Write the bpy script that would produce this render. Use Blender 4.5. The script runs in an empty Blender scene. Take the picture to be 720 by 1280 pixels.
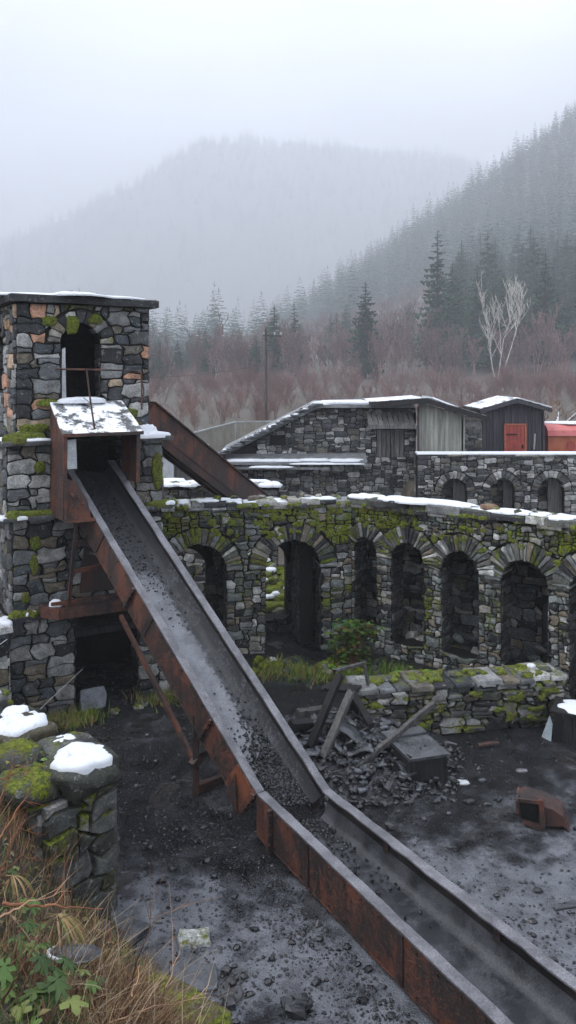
import bpy, math, random
import numpy as np
from mathutils import Vector, Matrix, noise as mnoise
R = math.radians
rnd = random.Random(7)
sc = bpy.context.scene
col = sc.collection
H0, F, U0, V0 = 6.5, 1000.0, 360.0, 470.0      # eye height, focal length and horizon in photo pixels

def at(u, v, Y):
    return Vector(((u-U0)/F*Y, Y, H0-(v-V0)/F*Y))
def gnd(u, v, z=0.0):
    Y = (H0-z)*F/(v-V0)
    return Vector(((u-U0)/F*Y, Y, z))
def V(*a): return Vector(a)
def lerp(a, b, t): return a+(b-a)*t
def sstep(a, b, x):
    t = max(0., min(1., (x-a)/(b-a))); return t*t*(3-2*t)
def nz(x, y, z=0): return mnoise.noise(Vector((x, y, z)))

# ---------------------------------------------------------------- mesh builder
class MB:
    def __init__(s):
        s.v = []; s.f = []; s.m = []; s.c = []; s.k = []
    def add(s, verts, faces, c=(1, 1, 1), moss=0.0, mat=0):
        b = len(s.v)
        s.v.extend([tuple(p) for p in verts])
        s.c.extend([c]*len(verts)); s.k.extend([moss]*len(verts))
        for f in faces:
            s.f.append([b+i for i in f]); s.m.append(mat)
    def build(s, name, mats, parent=None, smooth=False, **tags):
        me = bpy.data.meshes.new(name)
        me.from_pydata(s.v, [], s.f)
        if not isinstance(mats, (list, tuple)): mats = [mats]
        for m in mats: me.materials.append(m)
        if len(mats) > 1: me.polygons.foreach_set('material_index', s.m)
        n = len(s.v)
        a = me.attributes.new('tint', 'FLOAT_COLOR', 'POINT')
        arr = np.ones((n, 4), dtype=np.float32); arr[:, :3] = np.array(s.c, dtype=np.float32).reshape(n, 3)
        a.data.foreach_set('color', arr.ravel())
        a = me.attributes.new('mossy', 'FLOAT', 'POINT')
        a.data.foreach_set('value', np.array(s.k, dtype=np.float32))
        if smooth: me.polygons.foreach_set('use_smooth', [True]*len(s.f))
        me.update()
        o = bpy.data.objects.new(name, me); col.objects.link(o)
        if parent is not None:
            o.parent = parent; o.matrix_parent_inverse = parent.matrix_world.inverted() if not tags.pop('local', False) else Matrix()
        tags.pop('local', None)
        for k, v in tags.items(): o[k] = v
        if parent is not None and ('snow' in name or 'moss' in name): o['kind'] = 'stuff'
        return o
    # ---- shapes
    def box(s, lo, hi, **k):
        x0, y0, z0 = lo; x1, y1, z1 = hi
        s.add([(x0,y0,z0),(x1,y0,z0),(x1,y1,z0),(x0,y1,z0),(x0,y0,z1),(x1,y0,z1),(x1,y1,z1),(x0,y1,z1)],
              [(0,3,2,1),(4,5,6,7),(0,1,5,4),(1,2,6,5),(2,3,7,6),(3,0,4,7)], **k)
    def hexa(s, p, **k):      # 8 points, bottom ring then top ring
        s.add(p, [(0,3,2,1),(4,5,6,7),(0,1,5,4),(1,2,6,5),(2,3,7,6),(3,0,4,7)], **k)
    def beam(s, a, b, w, h, up=V(0,0,1), bev=0.0, **k):   # box along a-b, w wide, h high (centred)
        a = Vector(a); b = Vector(b); d = (b-a).normalized()
        x = d.cross(up)
        if x.length < 1e-4: x = d.cross(V(0,1,0))
        x.normalize(); y = x.cross(d).normalized()
        if bev <= 0:
            pr = [(-w/2,-h/2),(w/2,-h/2),(w/2,h/2),(-w/2,h/2)]
        else:
            e = bev; pr = [(-w/2+e,-h/2),(w/2-e,-h/2),(w/2,-h/2+e),(w/2,h/2-e),(w/2-e,h/2),(-w/2+e,h/2),(-w/2,h/2-e),(-w/2,-h/2+e)]
        n = len(pr); vs = [a+x*p+y*q for p, q in pr]+[b+x*p+y*q for p, q in pr]
        fs = [(i,(i+1)%n,n+(i+1)%n,n+i) for i in range(n)]+[tuple(range(n))[::-1], tuple(range(n,2*n))]
        s.add(vs, fs, **k)
    def tube(s, pts, r, n=6, caps=True, **k):
        pts = [Vector(p) for p in pts]; m = len(pts)
        rr = r if isinstance(r, (list, tuple)) else [r]*m
        vs = []; fs = []; x = None
        for i, p in enumerate(pts):
            d = (pts[min(i+1,m-1)]-pts[max(i-1,0)]).normalized()
            if x is None:
                x = d.cross(V(0,0,1))
                if x.length < .05: x = d.cross(V(0,1,0))
            else: x = x-d*x.dot(d)
            x.normalize(); y = d.cross(x)
            for j in range(n):
                t = 2*math.pi*j/n; vs.append(p+(x*math.cos(t)+y*math.sin(t))*rr[i])
        for i in range(m-1):
            for j in range(n):
                a = i*n+j; b = i*n+(j+1)%n; fs.append((a,b,b+n,a+n))
        if caps: fs.append(tuple(range(n))[::-1]); fs.append(tuple(range((m-1)*n, m*n)))
        s.add(vs, fs, **k)
    def sheet(s, pts, thick, nrm, **k):     # polygon prism: front pts, extruded along -nrm
        n = len(pts); pts = [Vector(p) for p in pts]; nv = Vector(nrm)*thick
        vs = pts+[p-nv for p in pts]
        fs = [tuple(range(n)), tuple(range(n,2*n))[::-1]]+[(i,n+i,n+(i+1)%n,(i+1)%n) for i in range(n)]
        s.add(vs, fs, **k)
    def rock(s, cen, size, r=rnd, jit=.22, **k):
        t = (1+5**.5)/2
        base = [(-1,t,0),(1,t,0),(-1,-t,0),(1,-t,0),(0,-1,t),(0,1,t),(0,-1,-t),(0,1,-t),(t,0,-1),(t,0,1),(-t,0,-1),(-t,0,1)]
        fs = [(0,11,5),(0,5,1),(0,1,7),(0,7,10),(0,10,11),(1,5,9),(5,11,4),(11,10,2),(10,7,6),(7,1,8),(3,9,4),(3,4,2),(3,2,6),(3,6,8),(3,8,9),(4,9,5),(2,4,11),(6,2,10),(8,6,7),(9,8,1)]
        rot = Matrix.Rotation(r.uniform(0,6.28),3,'Z') @ Matrix.Rotation(r.uniform(-.5,.5),3,'X')
        ir = Matrix.Rotation(r.uniform(0,6.28),3,(r.random()+.01,r.random(),r.random()))
        vs = []
        for b in base:
            p = ir @ (Vector(b)/1.902)
            p = Vector((p.x*size[0],p.y*size[1],p.z*size[2]))*(1+r.uniform(-jit,jit))
            vs.append(Vector(cen)+rot @ p)
        s.add(vs, fs, **k)
    def boulder(s, cen, size, seed=0, amp=.25, nu=18, nv=12, rotz=0, **k):
        vs = []; fs = []
        for i in range(nv+1):
            th = math.pi*i/nv
            for j in range(nu):
                ph = 2*math.pi*j/nu
                d = Vector((math.sin(th)*math.cos(ph), math.sin(th)*math.sin(ph), math.cos(th)))
                q = Vector([math.copysign(abs(a)**.62, a) for a in d])
                q *= 1+amp*mnoise.noise(d*1.6+V(seed*3.1,seed,0))+amp*.4*mnoise.noise(d*4+V(seed,0,seed))
                x, y = q.x*size[0], q.y*size[1]
                vs.append((cen[0]+x*math.cos(rotz)-y*math.sin(rotz), cen[1]+x*math.sin(rotz)+y*math.cos(rotz), cen[2]+q.z*size[2]))
        for i in range(nv):
            for j in range(nu):
                a = i*nu+j; b = i*nu+(j+1)%nu; fs.append((a,a+nu,b+nu,b))
        s.add(vs, fs, **k)
    def dome(s, cen, rx, ry, h, rot=0, seed=0, n=16, under=.02, nrm=None, frill=.38, **k):   # soft patch (snow or moss pad)
        vs = []; fs = []; prof = [(1.0,-under),(1.0,h*.35),(.9,h*.72),(.66,h*.95),(.33,h*1.03)] if n < 30 else [(1.0,-under),(1.01,h*.2),(.98,h*.45),(.92,h*.66),(.83,h*.8),(.7,h*.9),(.55,h*.97),(.4,h),(.2,h*1.02)]
        ax = V(math.cos(rot),math.sin(rot),0); ay = V(-math.sin(rot),math.cos(rot),0); up = V(0,0,1)
        if nrm is not None:
            up = Vector(nrm).normalized(); ax = (ax-up*ax.dot(up)).normalized(); ay = up.cross(ax)
        for q, (rr, z) in enumerate(prof):
            for j in range(n):
                t = 2*math.pi*j/n
                e = 1+frill*mnoise.noise(V(math.cos(t)*1.3+seed*7.3, math.sin(t)*1.3, seed))+.58*frill*mnoise.noise(V(math.cos(t)*3.4+seed*3.3, math.sin(t)*3.4, seed+9))
                sq = 1/max(abs(math.cos(t))**2.5+abs(math.sin(t))**2.5, .3)**(1/2.5)
                e *= sq
                zz = z+(h*(.30*mnoise.noise(V(math.cos(t)*rr*2+seed, math.sin(t)*rr*2, seed*2))+(.16*mnoise.noise(V(math.cos(t)*rr*6+seed, math.sin(t)*rr*6, seed*3)) if n > 16 else 0)) if q > 1 else 0)
                vs.append(Vector(cen)+ax*(rx*rr*e*math.cos(t))+ay*(ry*rr*e*math.sin(t))+up*zz)
        vs.append(Vector(cen)+up*h)
        for q in range(len(prof)-1):
            for j in range(n):
                a = q*n+j; b = q*n+(j+1)%n; fs.append((a,b,b+n,a+n))
        l = (len(prof)-1)*n
        for j in range(n): fs.append((l+j, l+(j+1)%n, len(vs)-1))
        s.add(vs, fs, **k)

def setup(o, label, cat=None, group=None, kind=None):
    if label: o['label'] = label
    if cat: o['category'] = cat
    if group: o['group'] = group
    if kind or cat: o['kind'] = kind or 'thing'
    return o
def thing(name, label, cat, loc=(0,0,0), group=None):
    o = bpy.data.objects.new(name, None); o.empty_display_size = .2
    o.location = loc; o.matrix_world = Matrix.Translation(Vector(loc)); col.objects.link(o)
    return setup(o, label, cat, group)
def copy_tree(o, parent=None):
    c = o.copy(); col.objects.link(c)
    if parent is not None: c.parent = parent
    for ch in list(o.children): copy_tree(ch, c)
    return c

# ---------------------------------------------------------------- materials
def mk(name):
    m = bpy.data.materials.new(name); m.use_nodes = True
    nt = m.node_tree; nt.nodes.clear()
    out = nt.nodes.new('ShaderNodeOutputMaterial'); b = nt.nodes.new('ShaderNodeBsdfPrincipled')
    nt.links.new(b.outputs[0], out.inputs[0])
    return m, nt, b
class N:
    def __init__(s, nt):
        s.nt = nt; s.tc = nt.nodes.new('ShaderNodeTexCoord')
    def lk(s, a, b): s.nt.links.new(a, b)
    def setin(s, sock, x):
        if x is None: return
        if hasattr(x, 'is_linked') or isinstance(x, bpy.types.NodeSocket): s.lk(x, sock)
        else:
            try: sock.default_value = x
            except Exception: sock.default_value = (*x, 1)
    def noise(s, scale, detail=4, rough=.55, vec=None, stretch=None, dist=0, w='Fac'):
        n = s.nt.nodes.new('ShaderNodeTexNoise'); n.inputs['Scale'].default_value = scale
        n.inputs['Detail'].default_value = detail; n.inputs['Roughness'].default_value = rough; n.inputs['Distortion'].default_value = dist
        v = vec or s.tc.outputs['Object']
        if stretch:
            mp = s.nt.nodes.new('ShaderNodeMapping'); mp.inputs['Scale'].default_value = stretch
            s.lk(v, mp.inputs[0]); v = mp.outputs[0]
        s.lk(v, n.inputs['Vector']); return n.outputs[w]
    def vor(s, scale, w='Distance', feature='F1', stretch=None):
        n = s.nt.nodes.new('ShaderNodeTexVoronoi'); n.inputs['Scale'].default_value = scale; n.feature = feature
        v = s.tc.outputs['Object']
        if stretch:
            mp = s.nt.nodes.new('ShaderNodeMapping'); mp.inputs['Scale'].default_value = stretch
            s.lk(v, mp.inputs[0]); v = mp.outputs[0]
        s.lk(v, n.inputs['Vector']); return n.outputs[w]
    def rng(s, x, a, b, c=0, d=1, smooth=True):
        n = s.nt.nodes.new('ShaderNodeMapRange'); n.clamp = True
        if smooth: n.interpolation_type = 'SMOOTHSTEP'
        s.setin(n.inputs[0], x)
        for i, q in enumerate((a, b, c, d)): s.setin(n.inputs[1+i], q)
        return n.outputs[0]
    def math(s, op, a, b=None):
        n = s.nt.nodes.new('ShaderNodeMath'); n.operation = op; s.setin(n.inputs[0], a)
        if b is not None: s.setin(n.inputs[1], b)
        return n.outputs[0]
    def mix(s, f, a, b, mode='MIX'):
        n = s.nt.nodes.new('ShaderNodeMix'); n.data_type = 'RGBA'; n.blend_type = mode
        s.setin(n.inputs[0], f); s.setin(n.inputs[6], a if not isinstance(a, tuple) else (*a, 1)[:4]); s.setin(n.inputs[7], b if not isinstance(b, tuple) else (*b, 1)[:4])
        return n.outputs[2]
    def grey(s, x):
        n = s.nt.nodes.new('ShaderNodeCombineColor')
        for i in range(3): s.lk(x, n.inputs[i])
        return n.outputs[0]
    def attr(s, name, o):
        n = s.nt.nodes.new('ShaderNodeAttribute'); n.attribute_name = name; return n.outputs[o]
    def nrmz(s):
        g = s.nt.nodes.new('ShaderNodeNewGeometry'); x = s.nt.nodes.new('ShaderNodeSeparateXYZ')
        s.lk(g.outputs['Normal'], x.inputs[0]); return x.outputs[2]
    def posz(s, o=2):
        x = s.nt.nodes.new('ShaderNodeSeparateXYZ'); s.lk(s.tc.outputs['Object'], x.inputs[0]); return x.outputs[o]
    def rand(s):
        return s.nt.nodes.new('ShaderNodeObjectInfo').outputs['Random']
    def bump(s, h, b, strength=.5, dist=.02):
        n = s.nt.nodes.new('ShaderNodeBump'); n.inputs['Strength'].default_value = strength; n.inputs['Distance'].default_value = dist
        s.lk(h, n.inputs['Height']); s.lk(n.outputs[0], b.inputs['Normal'])

def stone_mat(name='stone', moss_bias=0.0, dark=1.0):
    m, nt, b = mk(name); n = N(nt)
    c = n.attr('tint', 'Color')
    n1 = n.noise(5, 5, .6); n2 = n.noise(38, 6, .7); n3 = n.noise(14, 6, .65, dist=.6)
    c = n.mix(1, c, n.grey(n.rng(n1, .3, .7, .6*dark, 1.35*dark)), 'MULTIPLY')
    c = n.mix(1, c, n.grey(n.rng(n2, .3, .7, .55, 1.45)), 'MULTIPLY')
    c = n.mix(n.rng(n3, .56, .68, 0, .5), c, (.30, .31, .30))       # pale lichen and quartz
    c = n.mix(n.rng(n.noise(3, 4, .6, stretch=(1,1,.35)), .55, .75, 0, .6), c, (.022, .022, .024))   # black seepage
    f = n.math('ADD', n.math('ADD', n.noise(3.4, 6, .66, stretch=(1,1,.5)), n.math('MULTIPLY', n.attr('mossy', 'Fac'), .62)), n.math('MULTIPLY', n.nrmz(), .14))
    f = n.math('ADD', f, n.math('MULTIPLY', n.math('SUBTRACT', n.noise(16, 4, .7), .5), .45)); f = n.rng(f, .74-moss_bias, .92-moss_bias)
    mc = n.mix(n.rng(n.noise(24, 4, .7), .3, .75), (.016, .024, .003), (.20, .245, .011))
    mc = n.mix(n.rng(n.noise(1.7, 2), .5, .7, 0, .5), mc, (.10, .075, .02))
    c = n.mix(f, c, mc); n.setin(b.inputs['Base Color'], c)
    n.setin(b.inputs['Roughness'], n.math('ADD', n.rng(n3, .3, .7, .38, .75), n.math('MULTIPLY', f, .3)))
    b.inputs['Specular IOR Level'].default_value = .28
    h = n.math('ADD', n.math('MULTIPLY', n2, .5), n.math('ADD', n3, n.math('MULTIPLY', f, n.math('MULTIPLY', n.noise(70, 3, .7), 1.6))))
    n.bump(h, b, .75, .022)
    return m
def simple(name, c1, c2, scale=8, rough=(.6, .85), bump=.3, bd=.01, stretch=None, detail=6, spec=.4, metallic=0, tint=False, fine=40):
    m, nt, b = mk(name); n = N(nt)
    x = n.noise(scale, detail, .65, stretch=stretch); y = n.noise(fine, 5, .7, stretch=stretch)
    c = n.mix(n.rng(x, .32, .68), c1, c2); c = n.mix(1, c, n.grey(n.rng(y, .25, .75, .65, 1.35)), 'MULTIPLY')
    if tint: c = n.mix(1, c, n.attr('tint', 'Color'), 'MULTIPLY')
    n.setin(b.inputs['Base Color'], c); n.setin(b.inputs['Roughness'], n.rng(y, .3, .7, rough[0], rough[1]))
    b.inputs['Specular IOR Level'].default_value = spec; b.inputs['Metallic'].default_value = metallic
    n.bump(n.math('ADD', x, n.math('MULTIPLY', y, .5)), b, bump, bd)
    return m
M = {}
M['stone'] = stone_mat()
M['stone_mossy'] = stone_mat('mossy_stone', .07)
M['mortar'] = simple('mortar', (.004,.004,.004), (.014,.013,.011), 12, bump=.6, bd=.02, spec=.15)  # near-black, puts deep gap shade into the joint colour
M['dark'] = simple('black_iron_and_shade', (.003,.003,.003), (.008,.008,.008), 6, spec=.1)  # black of the door iron and painted shade of the hopper mouth
def snow_mat():
    m, nt, b = mk('snow'); n = N(nt)
    x = n.noise(9, 6, .6)
    g = n.noise(75, 5, .75); n.setin(b.inputs['Base Color'], n.mix(n.rng(n.math('ADD', x, n.math('MULTIPLY', g, .35)), .72, .9, 0, .55), (.60,.63,.67), (.24,.25,.25)))
    b.inputs['Roughness'].default_value = .75; n.bump(n.math('ADD', x, n.math('MULTIPLY', g, .5)), b, .6, .02)
    return m
M['snow'] = snow_mat()
def rust_mat(name, base, rust, orange, lo=.42, hi=.58, edge=.0):
    m, nt, b = mk(name); n = N(nt)
    a = n.noise(2.2, 7, .68, stretch=(1,1,.7)); f = n.noise(22, 6, .7); st = n.noise(7, 5, .6, stretch=(1,1,.12))
    c = n.mix(n.rng(a, lo, hi), base, rust)
    c = n.mix(n.rng(f, .52, .72, 0, .8), c, orange)
    c = n.mix(n.rng(st, .5, .68, 0, .75), c, (.018,.013,.013))
    c = n.mix(1, c, n.grey(n.rng(n.noise(60, 4, .7), .3, .7, .6, 1.4)), 'MULTIPLY')
    n.setin(b.inputs['Base Color'], c); n.setin(b.inputs['Roughness'], n.rng(f, .3, .7, .42, .85))
    b.inputs['Specular IOR Level'].default_value = .4
    n.bump(n.math('ADD', f, n.math('MULTIPLY', a, .6)), b, .5, .01)
    return m
M['rust'] = rust_mat('rusty_steel', (.026,.019,.018), (.10,.036,.022), (.22,.072,.029), .45, .62)
M['rust_dark'] = rust_mat('dark_rusty_steel', (.018,.014,.014), (.05,.022,.017), (.11,.035,.02), .45, .62)
M['rust_red'] = rust_mat('bright_rust', (.06,.026,.018), (.16,.052,.025), (.27,.09,.035), .36, .56)
def steel_mat(name, a, bb, r0, r1, spec=.6, spk=.0):
    m, nt, b = mk(name); n = N(nt)
    x = n.noise(3.0, 6, .65); y = n.noise(45, 5, .75)
    c = n.mix(n.rng(x, .35, .65), a, bb); c = n.mix(1, c, n.grey(n.rng(y, .3, .7, .5, 1.5)), 'MULTIPLY')
    if spk: c = n.mix(n.rng(n.noise(90, 3, .8), .58, .66, 0, spk), c, (.32,.34,.38))
    n.setin(b.inputs['Base Color'], c); n.setin(b.inputs['Roughness'], n.rng(n.math('ADD', x, y), .8, 1.2, r0, r1))
    b.inputs['Specular IOR Level'].default_value = spec; n.bump(n.math('ADD', y, n.math('MULTIPLY', x, .4)), b, .4, .008)
    return m
def floor_mat():
    m, nt, b = mk('dusty_chute_floor'); n = N(nt)
    x = n.noise(3.0, 6, .65); y = n.noise(60, 5, .75); g = n.noise(16, 6, .75)
    c = n.mix(n.rng(x, .35, .65), (.09,.096,.11), (.17,.18,.202)); c = n.mix(1, c, n.grey(n.rng(y, .3, .7, .7, 1.3)), 'MULTIPLY')
    f = n.math('ADD', n.attr('mossy', 'Fac'), n.math('ADD', n.math('MULTIPLY', n.math('SUBTRACT', g, .5), 1.1), n.math('MULTIPLY', n.math('SUBTRACT', x, .5), .8)))
    f = n.rng(f, .34, .64)
    k = n.mix(n.rng(y, .35, .7), (.007,.0075,.009), (.04,.043,.05)); c = n.mix(f, c, k)
    n.setin(b.inputs['Base Color'], c); n.setin(b.inputs['Roughness'], n.rng(n.math('ADD', x, y), .8, 1.2, .3, .62)); b.inputs['Specular IOR Level'].default_value = .5
    n.bump(n.math('ADD', n.math('MULTIPLY', y, n.rng(f, 0, 1, .4, 1.6)), n.math('MULTIPLY', f, .5)), b, .6, .012)
    return m
M['chute_floor'] = floor_mat(); M['chute_floor_dark'] = steel_mat('dark_wet_chute_floor', (.014,.015,.018), (.05,.053,.06), .3, .6, .4, .12)
M['chute_side'] = steel_mat('black_chute_side', (.008,.008,.009), (.028,.022,.021), .45, .75, .25)
M['chute_top'] = steel_mat('worn_rail_top', (.06,.06,.068), (.15,.15,.165), .35, .65, .5, .2)
M['coal'] = steel_mat('coal', (.005,.0055,.007), (.018,.019,.023), .18, .5, .5)
M['slate'] = simple('slate_debris', (.018,.02,.023), (.065,.07,.078), 7, (.22,.55), .4, .01, tint=True, spec=.6)
M['wood'] = simple('weathered_wood', (.03,.029,.028), (.11,.107,.103), 3, (.5,.8), .5, .008, stretch=(6,6,.6), tint=True)
M['wood_dark'] = simple('charred_wood', (.006,.006,.007), (.024,.023,.024), 3, (.4,.75), .5, .008, stretch=(6,6,.6), tint=True, spec=.25)
M['board_pale'] = simple('pale_boards', (.24,.24,.21), (.40,.40,.36), 2.5, (.6,.8), .3, .006, stretch=(5,5,.5), tint=True)
M['board_dark'] = simple('dark_boards', (.022,.020,.026), (.05,.045,.055), 2.5, (.6,.8), .3, .006, stretch=(5,5,.5), tint=True)
M['red_paint'] = simple('red_paint', (.20,.034,.026), (.32,.055,.04), 3, (.4,.6), .1)
M['roof_metal'] = simple('grey_roof_sheet', (.09,.095,.10), (.20,.205,.21), 3, (.35,.6), .3, stretch=(1,4,1))
def snowy_sheet():
    m, nt, b = mk('snow_dusted_sheet'); n = N(nt)
    x = n.noise(3.2, 6, .62); y = n.noise(30, 5, .7)
    f = n.rng(n.math('ADD', x, n.math('MULTIPLY', y, .18)), .52, .60)
    c = n.mix(f, n.mix(n.rng(y, .3, .7), (.05,.052,.056), (.14,.145,.15)), (.80,.82,.85))
    n.setin(b.inputs['Base Color'], c); n.setin(b.inputs['Roughness'], n.rng(f, 0, 1, .35, .75)); n.bump(n.math('ADD', f, n.math('MULTIPLY', y, .3)), b, .5, .02)
    return m
M['snowy_sheet'] = snowy_sheet()
M['beige'] = simple('beige_sheet', (.20,.19,.155), (.26,.25,.21), 1.5, (.5,.7), .15)
M['pale_paint'] = simple('pale_paint', (.26,.28,.30), (.42,.44,.45), 2, (.4,.6), .1)
M['blue_grey'] = simple('blue_grey_paint', (.20,.25,.28), (.27,.32,.35), 2, (.4,.6), .1)
M['salmon'] = simple('salmon_roof_paint', (.40,.09,.09), (.48,.14,.13), 2, (.4,.6), .1)
M['orange'] = simple('orange_paint', (.30,.075,.035), (.38,.115,.055), 3, (.4,.6), .1)
M['pole'] = simple('pole_wood', (.04,.034,.03), (.08,.07,.062), 4, stretch=(4,4,.4))
def leafy(name, c1, c2, rough=.6, tint=True, trans=0.0, rv=.5):
    m, nt, b = mk(name); n = N(nt)
    c = n.mix(n.rng(n.noise(3, 3), .35, .65), c1, c2)
    if tint: c = n.mix(1, c, n.attr('tint', 'Color'), 'MULTIPLY')
    c = n.mix(1, c, n.grey(n.rng(n.rand(), 0, 1, 1-rv/2, 1+rv/2, False)), 'MULTIPLY')
    n.setin(b.inputs['Base Color'], c); b.inputs['Roughness'].default_value = rough; b.inputs['Specular IOR Level'].default_value = .25
    return m
M['needles'] = leafy('conifer_needles', (.010,.032,.017), (.030,.072,.036), .8)
M['twigs'] = leafy('bare_twigs', (.12,.075,.07), (.20,.14,.132), .9)
def red_twigs():
    nt = M['twigs'].node_tree; b = [q for q in nt.nodes if q.type == 'BSDF_PRINCIPLED'][0]; src = b.inputs['Base Color'].links[0].from_socket; n = N(nt)
    f = n.rng(n.math('FRACT', n.math('MULTIPLY', n.rand(), 7.3)), .70, .95, 0, .6, False); nt.links.new(n.mix(f, src, (.16,.07,.056)), b.inputs['Base Color'])
red_twigs()
M['birch'] = leafy('pale_birch_bark', (.36,.34,.31), (.5,.48,.44), .8, rv=.1)
M['bark'] = leafy('conifer_bark', (.03,.024,.02), (.06,.05,.042), .9)
M['grass'] = leafy('grass_blades', (.9,.9,.9), (1.1,1.1,1.1), .6, rv=0)
M['leaf'] = leafy('plant_leaves', (.8,.85,.8), (1.15,1.1,1.1), .5, rv=.2)
M['stem'] = leafy('dry_stems', (.10,.055,.035), (.2,.12,.075), .7, rv=.3)
def moss_mat():
    m, nt, b = mk('moss'); n = N(nt)
    c = n.mix(n.rng(n.noise(26, 5, .7), .3, .7), (.016,.024,.003), (.175,.215,.012))
    c = n.mix(n.rng(n.noise(4, 3), .5, .7, 0, .6), c, (.09,.065,.018))
    n.setin(b.inputs['Base Color'], c); b.inputs['Roughness'].default_value = .95; n.bump(n.noise(70, 5, .75), b, 1, .03)
    return m
M['moss'] = moss_mat()
def ground_mat():
    m, nt, b = mk('coal_yard'); n = N(nt)
    big = n.noise(.55, 5, .6); mid = n.noise(2.4, 6, .65); fine = n.noise(34, 6, .75); grit = n.vor(55)
    y = n.posz(1); x = n.posz(0)
    # bare: pale patches that paint the wet ground's sky sheen into its colour
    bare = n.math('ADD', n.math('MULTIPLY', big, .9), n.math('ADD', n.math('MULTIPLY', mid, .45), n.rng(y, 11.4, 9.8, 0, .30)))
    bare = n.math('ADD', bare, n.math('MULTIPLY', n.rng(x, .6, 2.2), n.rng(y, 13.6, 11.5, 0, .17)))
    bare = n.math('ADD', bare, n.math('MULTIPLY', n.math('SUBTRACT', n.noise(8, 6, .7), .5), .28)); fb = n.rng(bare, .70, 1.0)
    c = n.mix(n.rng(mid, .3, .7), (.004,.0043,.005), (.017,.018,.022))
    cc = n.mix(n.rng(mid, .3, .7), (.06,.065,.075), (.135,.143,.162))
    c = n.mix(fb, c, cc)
    c = n.mix(n.rng(n.noise(1.1, 4, .6, vec=None, stretch=(1,1,1)), .58, .68, 0, .75), c, (.022,.018,.018))
    c = n.mix(1, c, n.grey(n.rng(fine, .3, .7, n.rng(fb, 0, 1, .5, .8), n.rng(fb, 0, 1, 1.5, 1.2))), 'MULTIPLY')
    c = n.mix(n.rng(n.noise(110, 3, .8), .62, .70, 0, .3), c, (.16,.17,.19))
    n.setin(b.inputs['Base Color'], c)
    pud = n.rng(n.noise(.8, 4, .55, dist=.4), .60, .66)
    c = n.mix(n.math('MULTIPLY', pud, .7), c, (.018,.015,.014)); n.setin(b.inputs['Base Color'], c)
    n.setin(b.inputs['Roughness'], n.math('MULTIPLY', n.rng(n.math('ADD', mid, n.math('MULTIPLY', fine, .4)), .55, .85, .26, .62), n.rng(pud, 0, 1, 1, .35)))
    b.inputs['Specular IOR Level'].default_value = .32
    h = n.math('MULTIPLY', n.math('MULTIPLY', n.math('ADD', n.math('MULTIPLY', fine, 1.0), n.math('MULTIPLY', grit, 1.0)), n.rng(fb, 0, 1, 1.5, .4)), n.rng(pud, 0, 1, 1, .12))
    n.bump(n.math('ADD', h, n.math('MULTIPLY', mid, n.rng(pud, 0, 1, 1.2, .1))), b, .9, .035)
    return m
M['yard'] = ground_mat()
M['soil'] = simple('bank_soil', (.018,.014,.010), (.05,.04,.026), 5, (.7,.9), .8, .04)
M['hill'] = simple('hillside', (.085,.068,.058), (.06,.056,.042), .05, (.8,.95), .6, .3, fine=.8)

# ---------------------------------------------------------------- masonry
class Frame:
    def __init__(s, O, S, T, Nn): s.O = Vector(O); s.S = Vector(S).normalized(); s.T = Vector(T).normalized(); s.N = Vector(Nn).normalized()
    def p(s, a, b, c=0): return s.O+s.S*a+s.T*b+s.N*c
SLATE = [(.055,.057,.055),(.022,.024,.025),(.11,.113,.112),(.27,.272,.26),(.017,.018,.02),(.08,.083,.072),(.31,.31,.295),(.12,.10,.075),(.04,.046,.05),(.16,.168,.166),(.10,.086,.062),(.03,.032,.034),(.20,.19,.165)]
INNER_SHADE = [(.010,.011,.011),(.020,.020,.021),(.03,.03,.03),(.014,.015,.016),(.05,.05,.048)]  # darkened stones, recess and passage shade put into their colour
def pick(r, pal=SLATE, v=.2):
    c = r.choice(pal); k = 1+r.uniform(-v, v); return (c[0]*k, c[1]*k, c[2]*k)
def stone(mb, fr, poly, depth=.06, p=.03, bev=.02, c=(.1,.1,.1), moss=0, r=rnd, jit=.006, mat=0):
    n = len(poly); cx = sum(q[0] for q in poly)/n; cy = sum(q[1] for q in poly)/n
    def ring(k, w, j=0):
        out = []
        for (a, b) in poly:
            d = math.hypot(a-cx, b-cy) or 1e-6; kk = max(0.15, 1-k/d)
            out.append(fr.p(cx+(a-cx)*kk, cy+(b-cy)*kk, w+(r.uniform(-j, j) if j else 0)))
        return out
    vs = ring(0, -depth)+ring(0, p*.25, jit*.5)+ring(bev*.45, p*.8, jit)+ring(bev*1.5, p, jit)
    tl, tl2 = r.uniform(-.4, .4)*p, r.uniform(-.4, .4)*p
    vs.append(fr.p(cx+r.uniform(-.02,.02), cy, p+r.uniform(0, .012)))
    fs = []
    for q in range(3):
        for j in range(n):
            a = q*n+j; b = q*n+(j+1)%n; fs.append((a,b,b+n,a+n))
    for j in range(n): fs.append((3*n+j, 3*n+(j+1)%n, 4*n))
    mb.add(vs, fs, c=c, moss=moss, mat=mat)
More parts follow.
